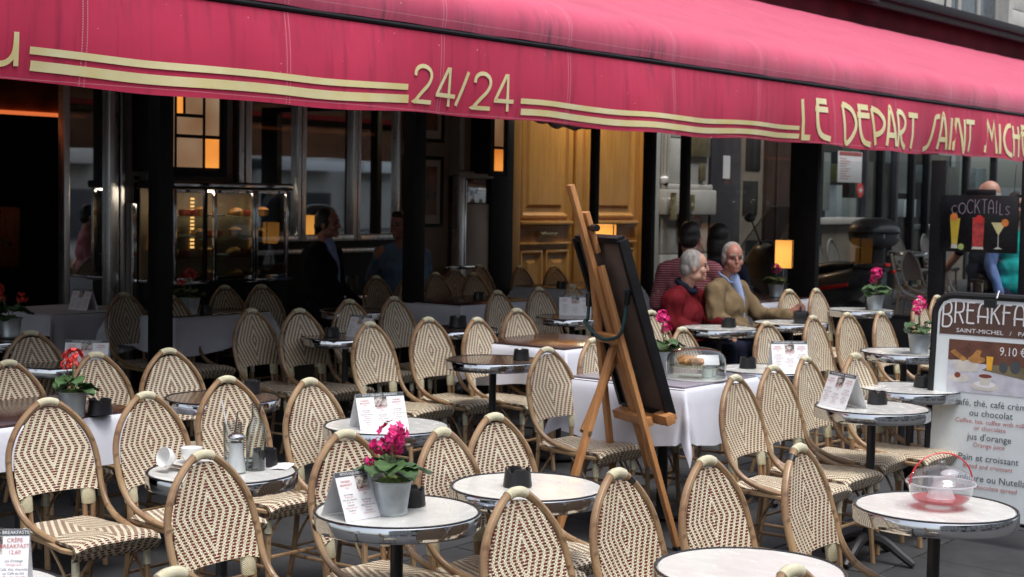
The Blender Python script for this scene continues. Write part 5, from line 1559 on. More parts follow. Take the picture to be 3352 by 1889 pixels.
# ------------------------------------------------------------------ easel with chalkboard, seen from behind
def _easel():
    F = Vector((.898, -.44, 0)); Wd = Vector((.44, .898, 0)); g = zg(6.4, 4.2)
    up_ = Vector((0, 0, 1))
    e = thing('easel', 'wooden A-frame studio easel seen from behind between the tables', 'easel', (6.4, 4.2, g))
    O = Vector((6.4, 4.2, g))
    T = Vector((6.26, 4.33, 1.553)); B = Vector((6.52, 4.20, .70))
    ax = (T - B).normalized()                    # up along the leaning board
    nb = ax.cross(Wd).normalized()               # board normal
    if nb.dot(F) > 0: nb = -nb                   # nb points to the back, towards the viewer
    def L(p): return p - O
    def bar(name, a_, b_, w, h_, side=Wd, m='easel'):
        return MB().bar(L(a_), L(b_), w, h_, side).build(name, W[m], e, bevel=.003)
    M0 = B + nb * .055 - ax * .36; M1 = T + nb * .055 + ax * .30
    bar('mast', B + nb * .075 - ax * .28, T + nb * .075 + ax * .30, .045, .026)
    bar('slider', B + nb * .050 + ax * .10, B + nb * .050 + ax * .62, .085, .02)
    for s in (-1, 1):
        top_ = T + nb * .055 - ax * .12 + Wd * (.045 * s)
        foot = Vector((6.52, 4.20, g)) + Wd * (.29 * s) + F * .02
        bar('front_leg', top_, foot, .042, .024)
        MB().bar(L(foot + up_ * .0), L(foot + (top_ - foot).normalized() * .02), .046, .028, Wd).build('leg_tip', W['plastic'], e)
    hinge = B + ax * .36 + nb * .09
    back = Vector((5.97, 4.37, g))
    bar('back_leg', hinge, back, .045, .026)
    st = hinge.lerp(back, .42)
    br = B + ax * .30 + nb * .085
    bar('brace', st + Wd * .036, br + Wd * .036, .022, .04)
    MB().tube([L(st + Wd * -.03), L(st + Wd * .06)], .011, 10).build('wing_bolt', W['brass'], e)
    # tray and cross bars
    bar('tray', B - Wd * .22 + nb * .01 - ax * .02, B + Wd * .22 + nb * .01 - ax * .02, .032, .09, side=ax)
    bar('tray_block', B + nb * .035 - Wd * .16 - ax * .005, B + nb * .035 - Wd * .28 - ax * .005, .05, .05, side=ax)
    bar('cross_bar', B - Wd * .20 + nb * .105 + ax * .0, B + Wd * .14 + nb * .105 + ax * .0, .045, .03, side=ax)
    bar('cross_bar', B - Wd * .10 + nb * .105 + ax * .42, B + Wd * .10 + nb * .105 + ax * .42, .045, .03, side=ax)
    bar('top_clamp', T + nb * .04 - ax * .06, T + nb * .04 + ax * .15, .07, .025)
    MB().tube([L(T + nb * .04 - Wd * .02 + ax * .07), L(T + nb * .04 - Wd * .085 + ax * .07)], .017, 10).build('clamp_knob', W['plastic'], e)
    # board
    bd = thing('chalkboard', 'black framed board with brown back leaning on the easel', 'board', T.lerp(B, .5))
    O2 = T.lerp(B, .5)
    hh = (T - B).length / 2; w = .225
    def bb(name, p0, p1, ww, h_, side, m):
        return MB().bar(p0 - O2, p1 - O2, ww, h_, side).build(name, W[m], bd, bevel=.002)
    bb('back_panel', B + nb * .0 + ax * .01, T - ax * .01, w * 2 - .02, .006, Wd, 'board_back')
    for s in (-1, 1):
        bb('frame_side', B + Wd * (w * s), T + Wd * (w * s), .028, .05, Wd, 'black')
    bb('frame_top', T - Wd * (w - .0145) , T + Wd * (w - .0145), .03, .048, ax, 'black')
    bb('frame_bottom', B - Wd * (w - .0145), B + Wd * (w - .0145), .03, .048, ax, 'black')
    # elastic cord
    pts = [T + Wd * .20 + nb * .03 - ax * .28, T + Wd * .19 + nb * .085 - ax * .40, B + Wd * .14 + nb * .13 + ax * .50, B + Wd * .03 + nb * .135 + ax * .43, B - Wd * .08 + nb * .13 + ax * .43, B - Wd * .15 + nb * .10 + ax * .46, B - Wd * .18 + nb * .05 + ax * .58, B - Wd * .205 + nb * .03 + ax * .66]
    c = MB().tube(spline(pts, 6), .0085, 8).build('elastic_cord', W['cord'])
    tag(c, 'dark green elastic cord tying the board to the easel', 'cord')
    for i, (p, q) in enumerate(((pts[0], pts[1]), (pts[7], pts[6]))):
        d_ = (q - p).normalized()
        MB().tube([p + d_ * .01, p + d_ * .075], [.019, .015], 10).build('hook_sleeve', W['plastic'], c)
W['board_back'] = mat('brown_hardboard', (0.115, 0.078, 0.062), 0.7, var=0.25, scale=5)
W['cord'] = mat('green_cord', (0.012, 0.05, 0.055), 0.6, var=0.4, scale=300)
_easel()

# ------------------------------------------------------------------ breakfast pavement board
def rrect(x0, x1, z0, z1, r, n=6, bottom=True):
    pts = []
    for cx, cz, a0 in ((x1 - r, z1 - r, 0), (x0 + r, z1 - r, 90)):
        for i in range(n + 1):
            a = R(a0 + 90 * i / n); pts.append((cx + r * math.cos(a), cz + r * math.sin(a)))
    pts += [(x0, z0), (x1, z0)]
    return pts
def _aboard():
    g = zg(7.55, 2.85)
    yL, yR = 3.17, 2.52
    o = thing('pavement_sign', 'black framed breakfast pavement board with brown heading and food photo', 'sign', (7.56, (yL + yR) / 2, g), R(-90))
    # local: x to the reader's right (world -y), face along local -y (world -x)
    w = (yL - yR) / 2
    lean = Matrix.Rotation(R(-4), 4, 'X')
    def loc(x, z, d=0): return tuple(lean @ Vector((x, -d, z)))
    H0, H1 = .12, 1.245
    out = rrect(-w, w, H0, H1, .10)
    path = [Vector(loc(x, z, .0)) for x, z in out]
    MB().tube(path, .019, 8, closed=True).build('frame', W['frame_black'], o)
    pm = MB(); inn = rrect(-w + .012, w - .012, H0 + .012, H1 - .012, .09)
    pm.add([loc(x, z, .004) for x, z in inn] + [loc(x, z, -.004) for x, z in inn], [tuple(range(len(inn))), tuple(range(2 * len(inn) - 1, len(inn) - 1, -1))] + [(i, (i + 1) % len(inn), len(inn) + (i + 1) % len(inn), len(inn) + i) for i in range(len(inn))])
    pm.build('panel', W['sign_grey'], o, smooth=0)
    hd = MB(); hp = rrect(-w + .03, w - .03, 1.045, H1 - .035, .07)
    hd.add([loc(x, z, .0060) for x, z in hp], [tuple(range(len(hp)))])
    hd.build('heading_field', W['sign_brown'], o, smooth=0)
    for s in (-1, 1):
        MB().bar(loc(s * (w - .03), .14, 0), (s * (w - .03), 0, 0), .035, .02).build('leg', W['black'], o)
        MB().bar(loc(s * (w - .03), 1.15, -.03), (s * (w - .03), .42, 0), .035, .02).build('leg', W['black'], o)
    f1 = lambda x, z: loc(x, z, .0085)
    f2 = lambda x, z: loc(x, z, .0072)
    # deco heading, drawn with double-thin strokes
    G = {'B': ([[(0, 0), (0, 1)], [(0, 1), (.5, 1), (.66, .85), (.62, .62), (.4, .52), (0, .5)], [(.3, .52), (.66, .40), (.72, .2), (.5, .02), (0, 0)]], .72),
         'R': ([[(0, 0), (0, 1)], [(0, 1), (.5, 1), (.66, .82), (.6, .56), (.3, .48), (0, .48)], [(.3, .48), (.68, 0)]], .70),
         'E': ([[(0, 0), (0, 1)], [(0, 1), (.6, 1)], [(-.12, .62), (.5, .62)], [(0, 0), (.6, 0)]], .62),
         'A': ([[(0, 0), (.0, .6), (.12, .92), (.36, 1), (.6, .92), (.72, .6), (.72, 0)], [(-.12, .34), (.84, .34)]], .76),
         'K': ([[(0, 0), (0, 1)], [(.62, 1), (0, .42)], [(.18, .58), (.66, 0)]], .68),
         'F': ([[(0, 0), (0, 1)], [(0, 1), (.6, 1)], [(-.12, .62), (.5, .62)]], .60),
         'S': ([[(.6, .9), (.35, 1), (.08, .86), (.12, .62), (.48, .42), (.6, .2), (.4, 0), (.05, .08)]], .62),
         'T': ([[(0, 1), (.7, 1)], [(.35, 1), (.35, 0)]], .72)}
    q = MB(); x = -w + .045; word = 'BREAKFAST'
    tot = sum(G[c][1] for c in word); hgt = [.125, .115, .105, .10, .10, .10, .105, .115, .125]
    sc = (2 * w - .105) / (sum(G[c][1] for c in word) + .28 * 8)
    for i, c in enumerate(word):
        sx = sc; hz = hgt[i]; zb = 1.098 + .012 * (1 - ((i - 4) / 4) ** 2) - (.016 if i in (0, 8) else 0)
        for st in G[c][0]:
            pts = [(x + p[0] * sx, zb + p[1] * hz, 0) for p in st]
            if len(pts) > 2: pts = spline(pts, 4)
            q.ribbon(pts, .0085, f1)
        x += (G[c][1] + .28) * sx
    q.build('heading', W['white'], o, smooth=0, recalc=False)['kind'] = 'stuff'
    q = MB(); put_text(q, 'SAINT-MICHEL   /   PARIS', .030, f1, 0, 1.058, 'CENTER', sx=1.25); q.build('place_name', W['white'], o, smooth=0, recalc=False)['kind'] = 'stuff'
    # printed food photo
    def quad(name, x0, x1, z0, z1, d, m):
        return MB().grid(lambda a, b: loc(x0 + (x1 - x0) * a, z0 + (z1 - z0) * b, d), 1, 1).build(name, W[m], ph if name != 'food_photo' else o, smooth=0)
    ph = None
    ph = MB().grid(lambda a, b: loc(-w + .085 + (2 * w - .17) * a, .755 + .265 * b, .0060), 1, 1).build('food_photo', W['photo_cloth'], o, smooth=0)
    X0 = -w + .085; X1 = w - .085
    def poly(name, pts, d, m):
        MB().add([loc(x_, z_, d) for x_, z_ in pts], [tuple(range(len(pts)))])
        b_ = MB(); b_.add([loc(x_, z_, d) for x_, z_ in pts], [tuple(range(len(pts)))]); return b_.build(name, W[m], ph, smooth=0, recalc=False)
    def disc(name, cx, cz, rx, rz, d, m, n=20): return poly(name, [(cx + rx * math.cos(2 * math.pi * i / n), cz + rz * math.sin(2 * math.pi * i / n)) for i in range(n)], d, m)
    poly('photo_wall', [(X0, .915), (X1, .89), (X1, 1.02), (X0, 1.02)], .0064, 'photo_brown')
    poly('photo_basket', [(X0 + .02, .915), (X0 + .17, .925), (X0 + .155, .865), (X0 + .05, .855)], .0070, 'photo_cream')
    poly('photo_bread', [(X0 + .01, .955), (X0 + .03, .97), (X0 + .10, .925), (X0 + .08, .91)], .0074, 'crust')
    poly('photo_bread', [(X0 + .11, .925), (X0 + .15, .975), (X0 + .175, .97), (X0 + .155, .92)], .0074, 'crust')
    disc('photo_croissant', X0 + .15, .925, .045, .018, .0077, 'crust')
    disc('photo_plate', X0 + .065, .825, .055, .022, .0070, 'photo_cream'); disc('photo_plate', X0 + .20, .795, .075, .024, .0070, 'photo_cream'); disc('photo_plate', X0 + .20, .803, .055, .017, .0073, 'white')
    poly('photo_cup', [(X0 + .165, .845), (X0 + .235, .845), (X0 + .222, .80), (X0 + .178, .80)], .0076, 'photo_cream'); disc('photo_tea', X0 + .20, .845, .034, .010, .0079, 'photo_tea')
    poly('photo_juice', [(X0 + .20, .945), (X0 + .236, .945), (X0 + .231, .875), (X0 + .205, .875)], .0074, 'photo_juice')
    disc('photo_espresso', X0 + .055, .84, .016, .014, .0076, 'photo_tea')
    poly('photo_tray', [(X0 + .18, .875), (X0 + .24, .905), (X1, .90), (X1, .83)], .0067, 'bronze')
    disc('photo_pot', X0 + .29, .895, .022, .028, .0072, 'ink'); disc('photo_pot', X0 + .35, .90, .026, .032, .0072, 'ink')
    q = MB(); put_text(q, '9.10 €', .062, f1, X0 + .265, .955, 'LEFT', sx=.85); q.build('price', W['white'], o, smooth=0, recalc=False)['kind'] = 'stuff'
    q = MB(); q2 = MB()
    for tx, z, s in (('Café, thé, café crème', .690, .047), ('ou chocolat', .640, .047), ("jus d'orange", .520, .047), ('Pain et croissant', .415, .047), ('Confiture ou Nutella', .312, .047)):
        put_text(q, tx, s, f2, 0, z, 'CENTER')
    for tx, z, s in (('Coffee, tea, coffee with milk', .603, .032), ('or chocolate', .571, .032), ('Orange juice', .485, .032), ('Bread and croissant', .378, .032), ('Jam or chocolate spread', .274, .032), ('service included', .165, .026)):
        put_text(q2, tx, s, f2, 0, z, 'CENTER')
    q.build('dark_lettering', W['ink'], o, smooth=0, recalc=False)['kind'] = 'stuff'; q2.build('red_lettering', W['red_ink'], o, smooth=0, recalc=False)['kind'] = 'stuff'
    MB().tube([loc(.0, H1 - .005, .02), loc(.0, H1 + .03, .0), loc(0, H1 - .005, -.03)], .006, 8).build('hinge_clip', W['chrome'], o)
    MB().box(-.03, .03, -.03, -.012, H1 - .05, H1 - .01).build('clip', W['plastic'], o)
W['frame_black'] = mat('matt_black_tube', (0.012, 0.012, 0.013), 0.55, spec=.3)
W['sign_grey'] = mat('pale_grey_print', (0.72, 0.77, 0.79), 0.3, var=0.04)
W['sign_brown'] = mat('brown_print', (0.095, 0.048, 0.036), 0.35, var=0.1)
W['photo_cloth'] = mat('photo_white', (0.55, 0.55, 0.62), 0.3, var=0.15, scale=20)
W['photo_brown'] = mat('photo_brown', (0.13, 0.05, 0.03), 0.3, var=0.3, scale=14)
W['photo_cream'] = mat('photo_cream', (0.62, 0.58, 0.53), 0.3, var=0.12, scale=20)
W['photo_tea'] = mat('photo_tea', (0.20, 0.04, 0.02), 0.3)
W['photo_juice'] = mat('photo_juice', (0.80, 0.40, 0.03), 0.3)
_aboard()

# ------------------------------------------------------------------ cocktail sign on the glass screen
def _cocktails():
    o = thing('cocktail_sign', 'black hanging cocktail sign with three painted drinks on the glass screen', 'sign', (12.94, 5.01, 1.335), R(-90))
    w, h_ = .34, .49
    part('board', o, W['black_gloss'], (-w, w, -.012, .012, 0, h_))
    part('hanging_tab', o, W['black_gloss'], (-.12, .14, -.012, .012, h_ + .001, h_ + .05))
    for sx in (-.3, .3): MB().tube([(sx, 0, h_), (sx, .02, h_ + .26)], .003, 5).build('hanger', W['chrome'], o)
    f = lambda d: (lambda x, z: (x, -.0125 - d, z))
    G = {'C': [[(.9, .85), (.6, 1), (.2, .85), (.05, .5), (.2, .15), (.6, 0), (.9, .15)]], 'O': [[(.5, 1), (.12, .8), (.02, .5), (.12, .2), (.5, 0), (.88, .2), (.98, .5), (.88, .8), (.5, 1)]],
         'K': [[(.05, 0), (.05, 1)], [(.8, 1), (.05, .4)], [(.3, .6), (.9, 0)]], 'T': [[(0, 1), (.9, 1)], [(.45, 1), (.45, 0)]], 'A': [[(0, 0), (.05, .7), (.4, 1), (.75, .7), (.8, 0)], [(0, .4), (.8, .4)]],
         'I': [[(.3, 0), (.3, 1)]], 'L': [[(.1, 1), (.1, 0), (.7, 0)]], 'S': [[(.8, .9), (.4, 1), (.1, .8), (.4, .5), (.75, .25), (.4, 0), (.05, .1)]]}
    q = MB(); x = -.24
    hs = [.07, .095, .115, .12, .12, .115, .11, .095, .07]; ws = [.055, .062, .062, .052, .052, .052, .024, .042, .045]
    for c, hz, ww in zip('COCKTAILS', hs, ws):
        for st in G[c]:
            pts = [(x + p[0] * ww, .335 + p[1] * hz - (.0 if hz > .1 else .006), 0) for p in st]
            if len(pts) > 2 and c not in 'L': pts = spline(pts, 4)
            q.ribbon(pts, .0046, f(.002))
        x += ww + .009
    q.build('lettering', W['neon'], o, smooth=0, recalc=False)['kind'] = 'stuff'
    def poly(name, pts, d, m):
        b_ = MB(); b_.add([f(d)(a, b) for a, b in pts], [tuple(range(len(pts)))]); b_.build(name, W[m], o, smooth=0, recalc=False)
    def disc(name, cx, cz, r, d, m): poly(name, [(cx + r * math.cos(i * .3927), cz + r * math.sin(i * .3927)) for i in range(16)], d, m)
    poly('drink_yellow', [(-.25, .29), (-.16, .29), (-.18, .07), (-.23, .07)], .002, 'dr_yel'); disc('fruit', -.215, .30, .034, .003, 'dr_or'); disc('lime', -.145, .045, .027, .003, 'dr_lime'); poly('glass_foot', [(-.235, .03), (-.175, .03), (-.18, .068), (-.23, .068)], .0025, 'photo_cream')
    poly('drink_red', [(-.05, .30), (.055, .30), (.05, .05), (-.045, .05)], .002, 'dr_red'); disc('fruit', .01, .285, .036, .003, 'red_sign'); poly('glass_foot', [(-.05, .028), (.055, .028), (.05, .049), (-.045, .049)], .0025, 'photo_cream')
    poly('drink_martini', [(.115, .26), (.245, .26), (.18, .15)], .002, 'dr_pale'); poly('glass_stem', [(.177, .15), (.183, .15), (.183, .05), (.177, .05)], .002, 'photo_cream'); disc('fruit', .235, .26, .032, .003, 'dr_or'); poly('glass_foot', [(.14, .035), (.22, .035), (.19, .05), (.17, .05)], .0025, 'photo_cream')
W['black_gloss'] = mat('black_gloss', (0.006, 0.006, 0.008), 0.25, var=0.1)
W['neon'] = mat('white_line', (0.42, 0.34, 0.41), 0.4)
W['dr_yel'] = mat('drink_yellow', (0.55, 0.40, 0.04), 0.4); W['dr_or'] = mat('orange_slice', (0.70, 0.22, 0.05), 0.4); W['dr_lime'] = mat('lime_slice', (0.40, 0.50, 0.15), 0.4)
W['dr_red'] = mat('drink_red', (0.45, 0.05, 0.05), 0.4, var=0.4, scale=30); W['dr_pale'] = mat('drink_pale', (0.65, 0.58, 0.30), 0.4)
_cocktails()

# ------------------------------------------------------------------ maxi scooter
def _scooter():
    o = thing('scooter', 'black maxi scooter with large top box and tall windscreen behind the glass', 'scooter', (14.34, 7.34, zg(14.3, 7.3)), R(-20))
    # local +y is forward
    P = W['scoot']
    def loft(name, secs, m, n=14):
        b = MB(); rows = []
        for y, z, w, h_ in secs:
            rows.append([(w * math.copysign(abs(math.cos(a)) ** .6, math.cos(a)), y, z + h_ * math.copysign(abs(math.sin(a)) ** .7, math.sin(a))) for a in [2 * math.pi * i / n for i in range(n)]])
        ring_strip(b, rows); return b.build(name, m, o, smooth=45)
    for y in (-.72, .82):
        t = MB(); ring = [(0, y + .23 * math.cos(a), .29 + .23 * math.sin(a)) for a in [2 * math.pi * i / 28 for i in range(28)]]
        w_ = MB().tube(ring, .062, 10, closed=True).build('tyre', W['plastic'], o)
        MB().lathe([(0, -.03), (.05, -.035), (.17, -.02), (.18, 0), (.17, .02), (.05, .035), (0, .03)], 20).xf(Matrix.Translation((0, y, .29)) @ Matrix.Rotation(R(90), 4, 'Y')).build('rim', W['dull_chrome'], w_)
    loft('rear_body', [(-1.02, .86, .05, .05), (-.92, .84, .14, .10), (-.6, .72, .19, .17), (-.2, .62, .20, .20), (.1, .52, .19, .16), (.25, .42, .16, .10)], P)
    loft('front_fairing', [(.30, .55, .17, .28), (.45, .78, .20, .30), (.65, .86, .18, .26), (.85, .80, .11, .16), (.95, .74, .04, .06)], P)
    loft('seat', [(-.75, .92, .12, .05), (-.5, .90, .16, .06), (-.15, .84, .16, .06), (.05, .80, .10, .04)], W['plastic'])
    loft('tail', [(-1.12, .90, .03, .02), (-1.02, .92, .12, .035), (-.8, .90, .15, .05)], P)
    loft('front_mudguard', [(.60, .52, .06, .03), (.80, .58, .08, .035), (1.0, .48, .06, .03)], P)
    for s in (-1, 1):
        MB().box(s * .12 - .02, s * .12 + .02, -1.10, -1.06, .86, .89).build('tail_light', W['tail'], o, bevel=.005)
        MB().bar((s * .205, -.80, .74), (s * .205, -.30, .66), .012, .04, (1, 0, 0)).build('red_strip', W['tail'], o)
        MB().tube(spline([(s * .05, .42, 1.08), (s * .2, .40, 1.12), (s * .34, .33, 1.10)], 4), .016, 8).build('handlebar', W['plastic'], o)
        MB().tube([(s * .26, .42, 1.10), (s * .34, .47, 1.32)], .008, 6).build('mirror_stalk', W['plastic'], o)
        MB().ell((s * .37, .47, 1.36), (.075, .03, .05)).build('mirror', W['plastic'], o)
        MB().ell((s * .10, .93, .86), (.07, .05, .045)).build('headlight', W['clear_dark'], o)
    MB().box(-.035, .035, -1.13, -1.10, .93, .96).build('brake_light', W['tail'], o, bevel=.005)
    # top box
    MB().ell((0, -.93, 1.245), (.225, .235, .150), None, 24, 16, fn=lambda q: Vector((math.copysign(abs(q.x) ** .8, q.x), math.copysign(abs(q.y) ** .8, q.y), math.copysign(abs(q.z) ** (.85 if q.z > 0 else .6), q.z)))).build('top_box', W['box'], o, smooth=50)
    MB().tube([(.226 * math.copysign(abs(math.cos(a)) ** .8, math.cos(a)), -.93 + .236 * math.copysign(abs(math.sin(a)) ** .8, math.sin(a)), 1.25) for a in [2 * math.pi * i / 24 for i in range(24)]], .012, 6, closed=True).build('box_seam', W['plastic'], o)
    MB().box(-.07, .07, -1.0, -.75, .95, 1.10).build('rack', W['iron'], o, bevel=.01)
    for s in (-1, 1): MB().box(s * .08 - .02, s * .08 + .02, -1.155, -1.125, 1.20, 1.24).build('box_latch', W['chrome'], o, bevel=.005)
    wsm = MB().grid(lambda a, b: ((a * 2 - 1) * (.26 - .07 * b), .78 - .42 * b + .10 * (1 - (a * 2 - 1) ** 2), 1.00 + .48 * b), 10, 8).build('windscreen', W['screen_tint'], o, smooth=180)
    MB().tube([((a * 2 - 1) * .195, .36 + .10 * (1 - (a * 2 - 1) ** 2), 1.48) for a in [i / 12 for i in range(13)]], .008, 6).build('windscreen_edge', W['pillar'], wsm)
    for s in (-1, 1):
        MB().tube([(s * (.26 - .07 * k / 6), .78 - .42 * k / 6, 1.00 + .48 * k / 6) for k in range(7)], .009, 6).build('windscreen_edge', W['pillar'], wsm)
    MB().tube(spline([(.20, -.1, .22), (.22, -.4, .26), (.23, -.75, .34), (.23, -1.0, .40)], 4), [.03, .03, .03, .035, .045, .05, .055, .055, .055, .055, .055, .05, .045], 10).build('exhaust', W['dull_chrome'], o)
    MB().tube(spline([(-.15, .0, .30), (-.22, .05, .12), (-.26, .08, .012)], 3), .014, 6).build('side_stand', W['iron'], o)
W['scoot'] = mat('black_scooter_paint', (0.030, 0.030, 0.034), 0.38, var=0.3, coat=0.2)
W['box'] = mat('black_top_box', (0.060, 0.061, 0.066), 0.33, var=0.2, bump=0.05)
W['tail'] = mat('red_lens', (0.60, 0.03, 0.02), 0.2)
W['clear_dark'] = mat('headlight_lens', (0.25, 0.27, 0.30), 0.08)
W['screen_tint'] = glass_mat('tinted_windscreen', (0.55, 0.57, 0.58), 1.2)
_scooter()

# ------------------------------------------------------------------ chairs and a table of the next terrace
W['brown_weave'] = mat('brown_wicker', (0.13, 0.065, 0.045), 0.55, var=0.35, scale=70, bump=0.6, bscale=140)
W['pale_weave'] = mat('pale_wicker', (0.46, 0.42, 0.36), 0.55, var=0.2, scale=70, bump=0.6, bscale=140)
for x, y, rz, m, l in ((16.75, 7.20, 25, 'brown_weave', 'brown wicker chair with white trim seen past the scooter top box'), (17.55, 7.40, -10, 'brown_weave', 'brown wicker chair with white trim beyond the one past the top box'), (17.00, 6.75, 5, 'brown_weave', 'brown wicker chair behind the hand of the person in navy'),
                       (19.0, 9.35, 0, 'pale_weave', 'pale chair back under the scooter box against the beige wall'), (19.5, 9.35, 4, 'pale_weave', 'second pale chair back under the scooter box against the wall'), (21.3, 9.2, -3, 'pale_weave', 'pale chair back left of the sign post beyond the scooter'), (22.3, 9.2, 3, 'pale_weave', 'distant pale chair back beside the black sign post')):
    t = thing('terrace_chair', l, 'chair', (x, y, zg(x, y) - .003), R(rz), 'chairs of the next terrace')
    for n_, me in CHAIR:
        if n_ in ('brace',): continue
        c = link(n_, me, t)
        mm = {'backrest': m, 'seat': m, 'hoop': 'pillar', 'top_binding': 'pillar'}.get(n_)
        if mm:
            c.material_slots[0].link = 'OBJECT'; c.material_slots[0].material = W[mm]
table(16.6, 6.25, RT + 'of the next terrace behind the pink geranium and scooter', 'light')
table(20.4, 8.9, RT + 'far beyond the scooter near the beige wall', 'light')
# ------------------------------------------------------------------ people
from mathutils import noise as mnoise
def remesh(mb, voxel, name, m, parent, smooth=2, fold=0):
    me = bpy.data.meshes.new('tmp'); me.from_pydata(mb.v, [], mb.f)
    ob = bpy.data.objects.new('tmp', me); COL.objects.link(ob)
    md = ob.modifiers.new('r', 'REMESH'); md.mode = 'VOXEL'; md.voxel_size = voxel; md.adaptivity = 0
    dg = bpy.context.evaluated_depsgraph_get()
    out = bpy.data.meshes.new_from_object(ob.evaluated_get(dg)); out.name = name
    bpy.data.objects.remove(ob); bpy.data.meshes.remove(me)
    bm = bmesh.new(); bm.from_mesh(out)
    for _ in range(smooth): bmesh.ops.smooth_vert(bm, verts=bm.verts, factor=.5, use_axis_x=True, use_axis_y=True, use_axis_z=True)
    if fold:
        bm.normal_update()
        for v in bm.verts:
            q = v.co * 9.0; q.z *= .55
            a = mnoise.noise(q) + .6 * mnoise.noise(Vector((v.co.x * 22, v.co.y * 22, v.co.z * 9)))
            v.co += v.normal * fold * (1 - abs(a) * 2.2)
        bmesh.ops.smooth_vert(bm, verts=bm.verts, factor=.4, use_axis_x=True, use_axis_y=True, use_axis_z=True)
    bm.to_mesh(out); bm.free()
    out.materials.clear(); out.materials.append(m)
    out.polygons.foreach_set('use_smooth', [True] * len(out.polygons))
    return link(name, out, parent)
def limb(b, pts, rs, seg=12):
    b.tube(spline(pts, 4), [rs[min(int(i / 4), len(rs) - 1)] + (rs[min(int(i / 4) + 1, len(rs) - 1)] - rs[min(int(i / 4), len(rs) - 1)]) * ((i % 4) / 4) for i in range((len(pts) - 1) * 4 + 1)], seg)
    b.ell(pts[0], (rs[0],) * 3); b.ell(pts[-1], (rs[-1],) * 3)
def hand(b, w, d, n, s=1.0, curl=.5):
    """w wrist, d direction of the fingers, n out of the back of the hand"""
    w = Vector(w); d = Vector(d).normalized(); n = Vector(n); n = (n - d * n.dot(d)).normalized(); t = d.cross(n)
    pc = w + d * .050 * s
    rot = Matrix((t, d, n)).transposed()
    b.ell(pc, (.040 * s, .052 * s, .017 * s), rot)
    for k, (off, L) in enumerate(((-.030, .060), (-.011, .072), (.010, .068), (.029, .054))):
        p0 = w + d * .088 * s + t * off * s
        p1 = p0 + (d - n * curl * .35).normalized() * L * .5 * s
        p2 = p1 + (d - n * curl * 1.1).normalized() * L * .5 * s
        limb(b, [p0, p1, p2], [.0095 * s, .0085 * s, .0075 * s], 8)
    p0 = w + d * .022 * s - t * .034 * s
    p1 = p0 + (d * .6 - t * .8 - n * .2).normalized() * .038 * s
    p2 = p1 + (d * .9 - t * .25 - n * .4).normalized() * .032 * s
    limb(b, [p0, p1, p2], [.013 * s, .010 * s, .008 * s], 8)
def head(b, c, yaw, tilt=0.0, neck=None):
    """returns the map from head space (-y is the face) to body space"""
    M_ = Matrix.Translation(Vector(c)) @ Matrix.Rotation(yaw, 4, 'Z') @ Matrix.Rotation(tilt, 4, 'X')
    r3 = M_.to_3x3()
    E = lambda p, r: b.ell(M_ @ Vector(p), r, r3, 16, 12)
    E((0, .012, .030), (.076, .095, .098)); E((0, -.018, -.045), (.058, .074, .072)); E((0, -.074, -.092), (.026, .020, .020))
    E((0, -.030, .035), (.066, .068, .070))
    for s in (-1, 1):
        E((s * .040, -.058, -.030), (.026, .026, .028)); E((s * .079, .014, -.012), (.010, .022, .034)); E((s * .045, .0, -.075), (.022, .045, .028))
    b.tube([M_ @ Vector((0, -.086, .022)), M_ @ Vector((0, -.104, -.005)), M_ @ Vector((0, -.110, -.028))], [.008, .010, .012], 8); b.ell(M_ @ Vector((0, -.107, -.028)), (.016, .011, .010), r3)
    b.tube([M_ @ Vector((-.048, -.070, .026)), M_ @ Vector((0, -.088, .030)), M_ @ Vector((.048, -.070, .026))], [.010, .012, .010], 8)
    E((0, -.088, -.062), (.025, .011, .007)); E((0, -.086, -.074), (.021, .011, .008))
    if neck is not None:
        limb(b, [M_ @ Vector((0, .020, -.055)), neck], [.054, .060])
    return M_
def face_bits(o, M_, brow):
    for s in (-1, 1):
        e = MB().ell((s * .031, -.082, .006), (.0135, .008, .008)).xf(M_).build('eye', W['eye'], o)
        MB().tube([M_ @ Vector((s * .014, -.096, .026)), M_ @ Vector((s * .034, -.092, .031)), M_ @ Vector((s * .052, -.076, .026))], [.004, .0045, .003], 6).build('eyebrow', brow, o)
W['eye'] = mat('dark_eye', (0.03, 0.02, 0.018), 0.2)
W['skin'] = skin_mat('warm_skin', (0.48, 0.25, 0.18)); W['skin2'] = skin_mat('ruddy_skin', (0.40, 0.185, 0.135)); W['skin3'] = skin_mat('pale_skin', (0.52, 0.30, 0.22))
def fabric(name, col, var=.2, scale=10): return mat(name, col, .85, var=var, scale=scale, bump=.5, bscale=18, spec=.1)
W['jk_red'] = fabric('red_jacket', (0.115, 0.008, 0.012)); W['jk_beige'] = fabric('beige_jacket', (0.165, 0.118, 0.066)); W['suit'] = fabric('dark_suit', (0.012, 0.013, 0.018)); W['sh_blue'] = fabric('blue_shirt', (0.26, 0.33, 0.52)); W['sh_sky'] = fabric('sky_shirt', (0.16, 0.25, 0.38))
W['navy'] = fabric('navy_cloth', (0.012, 0.014, 0.028)); W['teal'] = fabric('teal_top', (0.01, 0.30, 0.29)); W['cardigan'] = fabric('blue_cardigan', (0.13, 0.20, 0.42)); W['jeans'] = fabric('dark_jeans', (0.03, 0.04, 0.075))
def stripes():
    n = NT('striped_jumper'); s = n.n('SeparateXYZ'); n.l(n.obj(), s.inputs[0])
    f = n.math('GREATER_THAN', n.math('FRACT', n.math('MULTIPLY', s.outputs[2], 55)), .6)
    n.set(col=n.mix(f, (0.22, 0.022, 0.035), (0.42, 0.22, 0.24)), rough=.9); return n.m
W['stripe'] = stripes()
